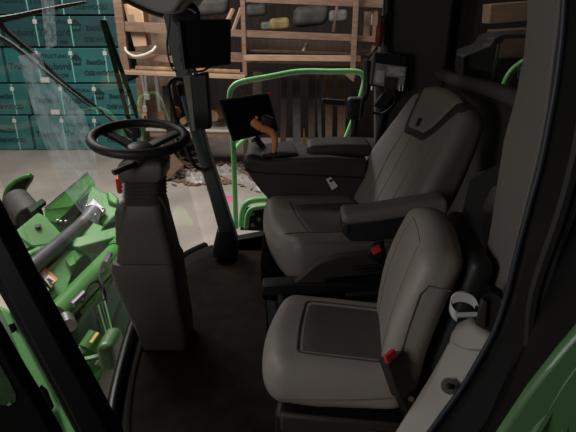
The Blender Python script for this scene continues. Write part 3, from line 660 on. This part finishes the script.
# cushion: local x = rearward, y = away
CH = (.215, .212, .066)
def cush(q):
    x, y, z = q; u, v = x / CH[0], y / CH[1]
    zz_ = z
    if z > 0:
        k = min(1, z / CH[2]) ; k = k * k * (3 - 2 * k)
        zz_ += k * (.016 * max(0, abs(v) - .45) / .55 + .012 * max(0, -u - .55) / .45)
    if z < 0: zz_ += .035 * max(0, u + .2) * (-z / CH[2]) - .008 * max(0, -u) * (-z / CH[2])
    zz_ -= .03 * max(0, -u - .6) ** 1.2        # waterfall front
    sx = 1.0
    y2 = y * (1 - .06 * max(0, -u) ** 2 - .03 * max(0, u) ** 2)
    x2 = x + .035 * (v * v) * (1 if u < 0 else -.1) * max(0, -u)
    zz_ += .02 * (u * .5)*-1
    return (x2, y2, zz_)
CC = V((0, 0, .43))
MB().rbox(CC, CH, .062, (16, 16, 6), cush).build('cushion', LEATHER, ps, local=True, sub=1, smooth=180)
def ctop(x, y, off=.002): return CC + V(cush(V((x, y, CH[2])))) + V((0, 0, off))
pm = []
def panel_mesh(fn, xs, ys, th=.004):
    m = MB(); n, k = len(xs), len(ys); vs = []; fs = []
    for i, x in enumerate(xs):
        for j, y in enumerate(ys):
            edge = (i in (0, n - 1) or j in (0, k - 1)); vs.append(fn(x, y, -.004 if edge else th))
    for i in range(n - 1):
        for j in range(k - 1): fs.append((i * k + j, (i + 1) * k + j, (i + 1) * k + j + 1, i * k + j + 1))
    return m.add(vs, fs)
def lerp(a, b, n): return [a + (b - a) * i / n for i in range(n + 1)]
panel_mesh(ctop, lerp(-.105, .2, 14), lerp(-.12, .14, 12)).build('centre_panel', LEATHER_D, ps, local=True, smooth=180)
MB().tube([ctop(-.095, .142, .001)] + [ctop(-.108, y, .001) for y in lerp(.13, -.11, 8)] + [ctop(-.1, -.122, .001)], .0035, 6).build('piping', PIPING, ps, local=True)
for yy in (.142, -.122): MB().tube([ctop(x, yy, .001) for x in lerp(.2, -.095, 8)], .0025, 6).build('seam', LEATHER_OD, ps, local=True)
# side seam along near edge
def cside(x, z, off=.001): 
    p = V(cush(V((x, -CH[1], z)))); return CC + p + V((0, -off, 0))
def cs2(x, a):
    r = .062; q = V((x, -CH[1] + r - r * math.cos(R(a)), CH[2] - r + r * math.sin(R(a))))
    return CC + V(cush(q)) + V((0, -math.cos(R(a)), math.sin(R(a)))) * .0006
MB().tube([cs2(-.17 + .37 * t / 14, -34 + 56 * (t / 14) ** .8) for t in range(15)], .0022, 6).build('seam', SEAM, ps, local=True)
# backrest
BH = (.05, .195, .23)
BM = Euler((0, R(11), 0))
def bk(q):
    x, y, z = q; u, v, w = x / BH[0], y / BH[1], z / BH[2]
    y2 = y * (1 - .14 * max(0, w - .1) ** 2 - .06 * max(0, -w))
    x2 = x
    if x < 0: x2 -= .016 * max(0, abs(v) - .4) / .6 * (1 - .5 * abs(w))
    x2 += .02 * w * w
    z2 = z - .035 * v * v * max(0, w)
    return (x2, y2, z2)
BC = V((.205, .0, .655))
def bloc(q): return BC + BM.to_matrix() @ V(q)
MB().rbox(BC, BH, .042, (5, 16, 16), bk, BM).build('backrest', LEATHER, ps, local=True, sub=1, smooth=180)
def bfront(z, y, off=.002): 
    q = V(bk(V((-BH[0], y, z)))); return bloc(q + V((-off, 0, 0)))
for yy in (-.1, .11):
    MB().tube([bfront(z, yy + .02 * (z / .2) ** 2 * (1 if yy < 0 else -1), .0) for z in lerp(-.2, .18, 10)], .0019, 6).build('seam', SEAM, ps, local=True)
MB().tube([bfront(.19 - .0 * abs(y), y, -.001) for y in lerp(-.085, .095, 8)], .0019, 6).build('seam', SEAM, ps, local=True)
def bside(x, z): 
    q = V(bk(V((x, -BH[1], z)))); return bloc(q + V((0, -.001, 0)))
MB().tube([bside(-.02 + .01 * math.sin(i / 12 * 3.1), z) for i, z in enumerate(lerp(-.2, .12, 12))] + [bside(x, .15) for x in lerp(-.01, .035, 5)], .0019, 6).build('seam', SEAM, ps, local=True)
MB().rbox(BC + V((.1, 0, -.02)), (.03, .17, .21), .025, (3, 8, 8), None, BM).build('back_shell', PLAST, ps, local=True, smooth=180)
# plinth
MB().rbox((.03, 0, .17), (.19, .19, .17), .02, (2, 2, 2)).build('seat_base', RUBBER, ps, local=True)
MB().box((.03, -.195, .32), (.34, .02, .07)).build('base_side_cover', PLAST_G, ps, local=True, bevel=.01)
MB().tube([(.1, -.22, .34), (.19, -.22, .335), (.2, -.22, .30), (.2, -.22, .24)], .004, 6).build('release_wire', STEEL_D, ps, local=True)
# buckle on its stalk
def box_dir(n, a, b, w, h, m, par, bev=.004):
    return MB().bar(a, b, w, h, up=(0, -.6, .8)).build(n, m, par, bevel=bev, bseg=3)
a0, a1 = P(391, 355, 1.03), P(404, 392, 1.01)
bu = MB().bar(a0, a1, .058, .04, up=(.3, -.75, .6)).build('buckle', PLAST, ps, bevel=.005, bseg=3)
up_ = V((.3, -.75, .6)).normalized()
MB().bar(P(388.5, 352.5, 1.008), P(392, 360, 1.005), .034, .012, up=(.3, -.75, .6)).build('release_button', RED, bu, bevel=.003)
MB().bar(P(404, 390, 1.02), P(416, 422, 1.02), .05, .03, up=(.3, -.75, .6)).build('buckle_stalk', RUBBER, ps, bevel=.004)
MB().lathe([(.007, 0), (.007, .004)], P(411, 399, .985), (0, -.8, .6), 12).build('stalk_bolt', STEEL, ps)
MB().tube([P(409, 367, 1.1), P(417, 369, 1.1), P(420, 380, 1.1)], .003, 6, 4).build('anchor_wire', STEEL_D, ps)

# ================================================================= OPERATOR SEAT
os_ = thing('operator_seat', 'large grey leather operator seat with dark headrest band and armrest', 'seat', (.155, 1.965, 0), R(14))
OH = (.25, .28, .085)
def ocush(q):
    x, y, z = q; u, v = x / OH[0], y / OH[1]; z2 = z
    if z > 0:
        k = min(1, z / OH[2]); k = k * k * (3 - 2 * k)
        z2 += k * (.03 * max(0, abs(v) - .45) / .55 + .02 * max(0, -u - .5))
    z2 -= .045 * max(0, -u - .55) ** 1.3
    y2 = y * (1 - .07 * max(0, -u) ** 2)
    x2 = x + .04 * v * v * max(0, -u)
    return (x2, y2, z2 - .018 * u)
OC = V((.0, 0, .475))
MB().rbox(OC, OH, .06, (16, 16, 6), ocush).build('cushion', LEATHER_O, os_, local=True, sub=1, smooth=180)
def otop(x, y, off=.002): return OC + V(ocush(V((x, y, OH[2])))) + V((0, 0, off))
panel_mesh(otop, lerp(-.11, .24, 14), lerp(-.16, .17, 12)).build('centre_panel', LEATHER_OD, os_, local=True, smooth=180)
MB().tube([otop(x, -.165, .001) for x in lerp(.24, -.11, 10)] + [otop(-.115, y, .001) for y in lerp(-.16, .17, 10)], .003, 6).build('piping', PIPING, os_, local=True)
def oseam(x, f): 
    q = V((x, -OH[1] + .018, OH[2] - .018)); return OC + V(ocush(q)) + V((0, -.7, .7)) * .0012
MB().tube([oseam(x, 0) for x in lerp(-.19, .24, 12)], .0021, 6).build('seam', SEAM, os_, local=True)
MB().tube([otop(x, y, .0005) for x, y in [(-.225, -.17), (-.19, -.168), (-.15, -.165), (-.115, -.163)]], .0021, 6).build('seam', PIPING, os_, local=True)
# backrest
QH = (.06, .285, .35); QM = Euler((0, R(25), 0))
def obk(q):
    x, y, z = q; u, v, w = x / QH[0], y / QH[1], z / QH[2]
    y2 = y * (1 - .2 * max(0, w + .1) ** 1.3 - .05 * max(0, -w))
    x2 = x
    if x < 0: x2 -= .05 * max(0, abs(v) - .35) / .65 * max(0, 1 - abs(w + .1)) ** .8 + .012 * max(0, -w - .1)
    x2 -= .02 * max(0, w - .55)
    z2 = z - .05 * v * v * max(0, w)
    return (x2, y2, z2)
QC = V((.395, -.015, .745))
def oloc(q): return QC + QM.to_matrix() @ V(q)
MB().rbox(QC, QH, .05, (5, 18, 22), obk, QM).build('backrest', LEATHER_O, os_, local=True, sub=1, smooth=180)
def ofront(z, y, off=.002): return oloc(V(obk(V((-QH[0], y, z)))) + V((-off, 0, 0)))
for yy in (-.14, .14):
    MB().tube([ofront(z, yy * (1 - .1 * abs(z) / .3), .0) for z in lerp(-.3, .16, 12)], .0021, 6).build('seam', SEAM, os_, local=True)
for yy in (-.05, .06):
    MB().tube([ofront(z, yy, .0) for z in lerp(-.3, .15, 12)], .0018, 6).build('seam', SEAM, os_, local=True)
# dark headrest band wraps the upper part: U-shaped surround then grey insert
def hpan(n, m, z0, z1, far, near, off, par=os_):
    N, K = 14, 14; vs = []; fs = []
    for i in range(N + 1):
        t = i / N; z = z0 + (z1 - z0) * t
        yf = far[0] + (far[1] - far[0]) * t ** .5; yn = near[0] + (near[1] - near[0]) * t ** .8
        for j in range(K + 1):
            y = -yn + (yf + yn) * j / K; e = i in (0, N) or j in (0, K)
            vs.append(ofront(z, y, -.004 if e else off))
    for i in range(N):
        for j in range(K): fs.append((i * (K + 1) + j, i * (K + 1) + j + 1, (i + 1) * (K + 1) + j + 1, (i + 1) * (K + 1) + j))
    return MB().add(vs, fs).build(n, m, par, local=True, smooth=180)
hpan('headrest_band', HEADD, .12, .345, (.12, .2), (.03, .27), .005)
# side wrap of the band on the near flank
def oside(x, z): return oloc(V(obk(V((x, -QH[1], z)))) + V((0, -.004, 0)))
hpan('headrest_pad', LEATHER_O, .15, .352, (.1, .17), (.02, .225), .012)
MB().rbox(ofront(.19, .035, .014), (.004, .011, .018), .0035, (2, 2, 2), None, QM).build('headrest_button', RUBBER, os_, local=True)
MB().rbox(QC + V((.075, 0.03, -.02)), (.03, .17, .28), .03, (3, 8, 8), None, QM).build('back_shell', PLAST, os_, local=True, smooth=180)
# suspension base, rails, side shroud (world placed)
MB().rbox((.02, 0, .19), (.2, .2, .19), .02, (2, 2, 2)).build('suspension_base', BLACK, os_, local=True)
sh = [P(290, 287, 1.61), P(302, 276, 1.61), P(318, 263, 1.61), P(338, 256, 1.61), P(378, 252, 1.61), P(382, 275, 1.61), P(330, 279, 1.61), P(318, 289, 1.61)]
MB().prism(sh, (0, .03, 0)).build('side_shroud', PLAST_G, os_, bevel=.008, bseg=3)
MB().prism([P(262, 286, 1.6), P(285, 284, 1.6), P(385, 284, 1.6), P(385, 291, 1.6), P(262, 296, 1.6)], (0, .06, 0)).build('slide_rail', RUBBER, os_, bevel=.005)
MB().prism([P(264, 268, 1.7), P(278, 278, 1.7), P(284, 290, 1.7), P(276, 302, 1.7), P(262, 300, 1.7), P(260, 262, 1.7)], (0, .3, 0)).build('front_cover', BLACK, os_, bevel=.01)
for a, b, r in (((318, 300), (345, 302), .012), ((345, 296), (384, 292), .014), ((372, 304), (385, 299), .016)):
    MB().tube([P(*a, 1.57), P(*b, 1.57)], r, 10).build('adjust_lever', PLAST, os_, bevel=.003)
MB().tube([P(282, 290, 1.64), P(282, 302, 1.64)], .016, 12).build('adjust_knob', PLAST_G, os_)
for a, b in (((352, 268), (382, 266)), ((360, 274), (386, 271))):
    MB().tube([P(*a, 1.59), P(*b, 1.59)], .008, 8).build('adjust_lever', RUBBER, os_)
# buckle
ob = MB().prism([P(366, 257, 1.57), P(372, 246, 1.57), P(383, 243, 1.57), P(384, 256, 1.57), P(375, 263, 1.57)], (.01, .03, 0)).build('buckle', PLAST, os_, bevel=.006)
MB().bar(P(372, 252, 1.562), P(381, 248, 1.562), .03, .012, up=(0, -.3, 1)).build('release_button', RED, ob, bevel=.004)
# left armrest: dark base with leather pad
ab = [P(342, 224, 1.605), P(343, 235, 1.605), P(351, 242, 1.6), P(378, 242, 1.6), P(420, 232, 1.6), P(444, 214, 1.605), P(444, 209, 1.605)]
MB().prism(ab, (0, .1, 0)).build('armrest_base', PLAST, os_, bevel=.008, bseg=3)
a, b = P(341, 212, 1.65), P(446, 202, 1.65)
def arm(q):
    x, y, z = q; u = x / .19
    return (x, y * (1 + .12 * max(0, -u)), z * (1 + .15 * u) + .006 * math.sin(u * 2.5))
d = (b - a); ang = math.atan2(-d.z, d.x)
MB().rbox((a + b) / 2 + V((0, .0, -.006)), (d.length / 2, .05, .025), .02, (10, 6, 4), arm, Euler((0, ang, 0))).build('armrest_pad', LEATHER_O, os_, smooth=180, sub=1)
MB().rbox(P(347, 229, 1.6), (.006, .004, .012), .003, (2, 2, 2)).build('armrest_switch', SEALM, os_)

# ================================================================= RIGHT CONSOLE, JOYSTICK, MONITORS
cs = thing('armrest_console', 'dark armrest console with buttons on the far side of the operator seat', 'console', P(310, 200, 2.3))
CY = 2.22
prof = [(243, 160), (243, 168), (247, 173), (256, 186), (268, 200), (290, 214), (366, 216), (368, 160), (330, 157), (300, 158), (268, 161), (250, 157)]
cb = [P(x, y, CY) for x, y in prof]
MB().prism(cb, (.0, .3, 0)).build('console_body', PLAST_G, cs, bevel=.018, bseg=4)
MB().tube([P(245, 170, CY - .003), P(262, 173, CY - .003), P(310, 175, CY - .003), P(366, 178, CY - .003)], .004, 6, 4).build('body_joint', RUBBER, cs)
def padd(q):
    x, y, z = q; return (x, y * (1 - .12 * max(0, -x / .15)), z + .01 * math.cos(x * 9))
c0 = P(338, 148, 2.36)
MB().rbox(c0, (.155, .085, .03), .025, (8, 6, 3), padd, Euler((0, R(-1), 0))).build('elbow_pad', PLAST_G, cs, smooth=180, sub=1)
MB().prism([P(262, 158, 2.26), P(298, 155, 2.26), P(292, 143, 2.5), P(262, 146, 2.5)], (0, 0, .012)).build('button_panel', PLAST, cs, bevel=.004)
for i in range(10):
    x = 268 + (i % 5) * 5.5; y = 154 - (i // 5) * 5
    MB().box(P(x, y, 2.34 + .09 * (i // 5)) + V((0, 0, .01)), (.016, .02, .008)).build('button', RUBBER if i % 3 else PLAST_G, cs, bevel=.002)
js = MB().tube([P(274, 158, 2.28), P(274, 150, 2.28), P(275, 141, 2.28), P(273, 134, 2.28), P(268, 130, 2.28), P(261, 128, 2.28)], lambda t: .012 + .007 * t, 12, 5).build('joystick', ORANGE, cs)
MB().rbox(P(257, 124.5, 2.28), (.03, .016, .02), .014, (4, 3, 3), None, Euler((0, R(35), 0))).build('joystick_head', ORANGE, js, smooth=180)
MB().lathe([(.007, 0), (.006, .006)], P(256.5, 117.5, 2.265), (0, -1, .3), 10).build('joystick_button', YELLOW, js)
MB().lathe([(.018, -.01), (.014, .02), (.012, .03)], P(274, 157, 2.28), (0, 0, 1), 14).build('joystick_boot', RUBBER, js)
MB().rbox(P(267, 121, 2.3), (.03, .02, .025), .012, (3, 3, 3), None, Euler((0, R(20), 0))).build('joystick_pad', RUBBER, js, smooth=180)
tg = thing('paper_tag', 'small white paper tag hanging on the near side of the console', 'tag', P(332, 188, CY - .01))
MB().prism([P(326, 179, CY - .006), P(331, 177, CY - .008), P(338, 186, CY - .012), P(332, 190, CY - .012)], (0, -.002, 0)).build('tag_sheet', WHITE, tg)
MB().prism([P(329, 180, CY - .012), P(332, 179, CY - .012), P(333, 181, CY - .013), P(330, 182.5, CY - .013)], (0, -.002, 0)).build('tag_hole', RUBBER, tg)
def screen(root, c4, th, scr, inset=.08, Yf=None):
    body = MB(); n = (c4[1] - c4[0]).cross(c4[3] - c4[0]).normalized()
    if n.y < 0: n = -n
    body.prism(c4, n * th).build('housing', RUBBER, root, bevel=.008, bseg=3)
    c = sum(c4, V((0, 0, 0))) / 4
    MB().prism([c + (p - c) * (1 - inset) - n * .002 for p in c4], n * .004).build('screen_panel', scr, root)
ms = thing('tilted_monitor', 'tilted black touchscreen monitor at the front of the console', 'monitor', P(250, 145, 2.35))
screen(ms, [P(218, 100, 2.3), P(269, 93, 2.36), P(279, 131, 2.36), P(233, 142, 2.3)], .03, SCREEN)
MB().tube([P(254, 136, 2.4), P(262, 146, 2.42), P(266, 152, 2.4)], .015, 10).build('monitor_arm', PLAST, ms)
MB().rbox(P(269, 94, 2.37), (.008, .008, .008), .004, (2, 2, 2)).build('red_knob', RED, ms)
um = thing('upper_monitor', 'large black monitor mounted high on the far front pillar', 'monitor', P(205, 68, 2.2))
screen(um, [P(177, 20, 2.2), P(231, 19, 2.24), P(231, 65, 2.24), P(183, 70, 2.2)], .035, SCREEN, .06)
MB().prism([P(177, 22, 2.17), P(179.5, 22, 2.17), P(185, 69, 2.17), P(183, 70, 2.17)], (0, .01, 0)).build('side_edge', PLAST_G, um)
MB().tube([P(185, 60, 2.26), P(184, 50, 2.45), P(182, 48, 2.6)], .02, 10).build('monitor_bracket', PLAST, um)
lb = thing('radio_box', 'narrow black box hanging under the upper monitor', 'box', P(200, 130, 2.25))
MB().prism([P(190, 76, 2.22), P(207, 73, 2.22), P(211, 129, 2.22), P(195, 131, 2.22)], (0, .06, 0)).build('front_face', RUBBER, lb, bevel=.008)
MB().prism([P(183, 77, 2.3), P(190, 75, 2.225), P(195, 131, 2.225), P(192, 131, 2.3)], (0.0, .02, 0)).build('side_face', TRIM_D, lb, bevel=.002)
MB().tube([P(196, 74, 2.25), P(193, 68, 2.25), P(191, 60, 2.24)], .01, 8).build('bracket', STEEL_D, lb)
tag(MB().tube([P(192, 72, 2.22), P(202, 71, 2.2), P(210, 67, 2.2)], .005, 6, 4).build('monitor_cable', PLAST), 'short black cable looping under the upper monitor', 'cable')
gh = thing('grab_handle', 'black loop grab handle beside the far front pillar', 'handle', P(180, 120, 2.55))
MB().tube([P(184, 80, 2.55), P(175, 79, 2.5), P(169, 84, 2.48), P(169, 92, 2.48), P(176, 120, 2.48), P(187, 150, 2.48), P(193, 163, 2.48), P(198, 168, 2.5), P(205, 170, 2.6)], .0105, 10, 6).build('handle_loop', RUBBER, gh)
MB().tube([P(178, 84, 2.6), P(180, 96, 2.6)], .012, 8).build('mount', RUBBER, gh)
vm = thing('interior_mirror', 'dark rounded mirror with bright rim above the upper monitor', 'mirror', P(185, 12, 2.3))
MB().lathe([(.0, -.02), (.05, -.018), (.062, 0), (.05, .012), (0, .014)], P(186, 15, 2.35), (.2, -1, .3), 20).build('mirror_body', PLAST, vm)
MB().tube([P(176, 12, 2.31), P(183, 9, 2.31), P(190, 9, 2.31), P(196, 13, 2.31)], .004, 6, 4).build('bright_rim', STEEL, vm)
MB().tube([P(176, -10, 2.3), P(176, 12, 2.3)], .025, 10).build('mirror_stem', RUBBER, vm)
tag(MB().tube([P(168, 4, 2.25), P(170, 20, 2.25), P(167, 45, 2.25), P(171, 66, 2.25), P(177, 72, 2.25)], .004, 6, 5).build('pillar_cable', RUBBER), 'thin black cable running down beside the upper monitor', 'cable')

# ---- outside rail and platform
hr = thing('platform_handrail', 'bright green tubular handrail outside the far window', 'handrail', P(238, 225, 3.0))
MB().tube([P(236, 228, 3.1), P(234.5, 180, 3.1), P(233, 140, 3.1), P(230.5, 110, 3.1), P(229.5, 97, 3.1), P(232, 88, 3.1), P(241, 82, 3.1), P(270, 76.5, 3.1), P(299, 71.5, 3.1), P(330, 71.5, 3.1), P(354, 71.5, 3.1), P(362, 74, 3.1), P(364.5, 80, 3.1), P(362, 92, 3.1), P(355, 115, 3.1), P(346, 138, 3.1), P(336, 165, 3.1)], .0165, 12, 4).build('rail_tube', GREEN_R, hr)
MB().tube([P(234, 150, 3.1), P(238, 145, 3.25), P(246, 138, 3.5)], .014, 10).build('side_brace', GREEN_R, hr)
tr = thing('step_platform', 'green perforated step platform outside, under the console front', 'platform', P(252, 222, 2.98))
MB().tube([P(241, 226, 3.0), P(243, 210, 3.0), P(247, 203, 3.0), P(256, 200, 3.0), P(275, 199, 3.0)], .02, 10, 5).build('platform_rim', GREEN_R, tr)
MB().tube([P(246, 228, 2.96), P(248, 214, 2.96), P(254, 208, 2.96), P(272, 206, 2.96)], .016, 10, 5).build('platform_rim', GREEN_R, tr)
MB().prism([P(240, 230, 3.05), P(246, 208, 3.05), P(275, 206, 3.05), P(280, 232, 3.05)], (0, .02, 0)).build('tread_plate', GREEN_D, tr)
for i in range(9):
    MB().lathe([(.014, 0), (.014, .003)], P(246 + (i % 3) * 6.5, 214 + (i // 3) * 5.5, 3.04), (0, -1, .2), 12).build('tread_hole', CONC if i % 2 else RUBBER, tr)

# ---- control box at far rear pillar, extinguisher, antenna cable
cbx = thing('control_box', 'black control box with grey printed labels on the far rear pillar', 'control box', P(388, 110, 2.655))
MB().prism([P(374, 52, 2.655), P(408, 55, 2.655), P(404, 92, 2.655), P(371, 86, 2.655)], (0, .09, 0)).build('box_body', RUBBER, cbx, bevel=.008)
MB().prism([P(376, 63, 2.65), P(406.5, 67, 2.65), P(403, 91, 2.65), P(373, 84, 2.65)], (0, -.004, 0)).build('label_plate', LABELG, cbx)
MB().prism([P(377, 70, 2.643), P(385, 70.5, 2.643), P(383.5, 83, 2.643), P(375, 82, 2.643)], (0, -.003, 0)).build('pale_label', WHITE, cbx)
MB().prism([P(387, 66, 2.643), P(405, 68.5, 2.643), P(404, 76, 2.643), P(386.5, 75, 2.643)], (0, -.003, 0)).build('grey_label', mat('grey_label_dim', (190, 190, 190), .6, var=.4, scale=60), cbx)
MB().prism([P(386, 77, 2.63), P(397.5, 78, 2.63), P(395, 91, 2.63), P(384.5, 89, 2.63)], (0, .02, 0)).build('plug', PLAST_G, cbx, bevel=.004)
for x in (400, 403): MB().tube([P(x, 85, 2.64), P(x - .5, 91, 2.64)], .005, 8).build('latch_pin', STEEL, cbx)
MB().tube([P(372, 86, 2.645), P(371.5, 90, 2.645)], .006, 8).build('latch_pin', STEEL, cbx)
ba = MB().bar(P(392, 88, 2.66), P(378, 108, 2.68), .06, .03, up=(0, 1, 0)).build('support_arm', PLAST, cbx, bevel=.006)
tag(MB().tube([P(377, 47, 2.5), P(372, 54, 2.5), P(367, 62, 2.5), P(367, 90, 2.5), P(362, 100, 2.5), P(360, 120, 2.5)], .005, 6, 4).build('box_cable', RUBBER), 'black cable hanging left of the control box', 'cable')
tag(MB().tube([P(394, 90, 2.63), P(395, 102, 2.6), P(388, 110, 2.55), P(380, 114, 2.55), P(372, 112, 2.55)], .006, 6, 4).build('loop_cable', RUBBER), 'black cable looping below the control box', 'cable')
fe = thing('fire_extinguisher', 'dull red extinguisher on the far rear pillar above the control box', 'extinguisher', P(379, 45, 2.66))
e0, e1 = P(378, 47, 2.66), P(381, 18, 2.66)
ax = (e1 - e0); ln = ax.length
MB().lathe([(.0, 0), (.016, .003), (.019, .02), (.019, ln * .7), (.012, ln * .85), (.009, ln)], e0, ax, 16).build('bottle', mat('dull_red', (120, 22, 26), .5, var=.15), fe)
MB().tube([e1, e1 + V((.03, -.01, .02))], .006, 8).build('valve_handle', RUBBER, fe)
bm_ = thing('window_bracket', 'black hinged bracket on the inside of the far window', 'bracket', P(355, 115, 2.75))
MB().tube([P(368, 60, 2.75), P(366, 92, 2.75), P(356, 112, 2.75), P(354, 135, 2.75)], .022, 10, 4).build('bracket_arm', RUBBER, bm_)
MB().bar(P(322, 101, 2.75), P(345, 103, 2.75), .02, .03).build('bracket_lever', RUBBER, bm_, bevel=.004)
MB().rbox(P(355, 108, 2.74), (.045, .03, .06), .02, (3, 3, 3)).build('bracket_hub', RUBBER, bm_)
tag(MB().prism([P(302.5, 143, 2.47), P(304, 128, 2.47), P(306, 143, 2.47)], (0, .01, 0)).build('yellow_marker', YELLOW), 'tiny yellow marker behind the console buttons', 'marker')

# ================================================================= LIGHT, WORLD, CAMERA
def area(name, loc, tgt, size, power, colr=(1, .95, .88)):
    l = bpy.data.lights.new(name, 'AREA'); l.energy = power; l.size = size; l.color = colr
    o = bpy.data.objects.new(name, l); col.objects.link(o); o.location = loc
    o.rotation_euler = (V(tgt) - V(loc)).to_track_quat('-Z', 'Y').to_euler()
    return o
area('unseen_barn_lamp', (-3.5, 6.0, 4.8), (-2.6, 7.5, -1.8), 3.0, 560, (1, .95, .9))
area('unseen_barn_lamp', (-4.8, 3.4, 3.8), (-1.6, 2.8, -.5), 2.0, 42, (1, .97, .94))
area('unseen_barn_lamp', (1.5, 6.6, 4.6), (.3, 9.0, 0), 1.5, 50, (1, .88, .78))  # added lamp out of view, for more light at the back
area('seat_fill', (-1.35, .25, 1.2), (.35, 1.2, .6), .7, 9.5, (1, .97, .94))  # added fill for the seats, no such lamp stands by the door
area('unseen_barn_lamp', (.2, 4.2, 4.4), (.0, 3.4, 0), .8, 38, (1, .95, .9))  # added out of view to brighten the handrail from above
w = bpy.data.worlds.new('dim_barn'); scn.world = w; w.use_nodes = True
w.node_tree.nodes['Background'].inputs['Color'].default_value = (.9, .95, 1, 1)
w.node_tree.nodes['Background'].inputs['Strength'].default_value = .012
cam = bpy.data.cameras.new('camera'); co = bpy.data.objects.new('camera', cam); col.objects.link(co)
cam.sensor_width = 36; cam.lens = FOC / 576 * 36; cam.clip_start = .02; cam.clip_end = 200
co.location = CAM; co.rotation_euler = (R(90) - PITCH, 0, 0)
scn.camera = co
scn.view_settings.view_transform = 'Standard'
scn.view_settings.look = 'None'
scn.view_settings.exposure = 0
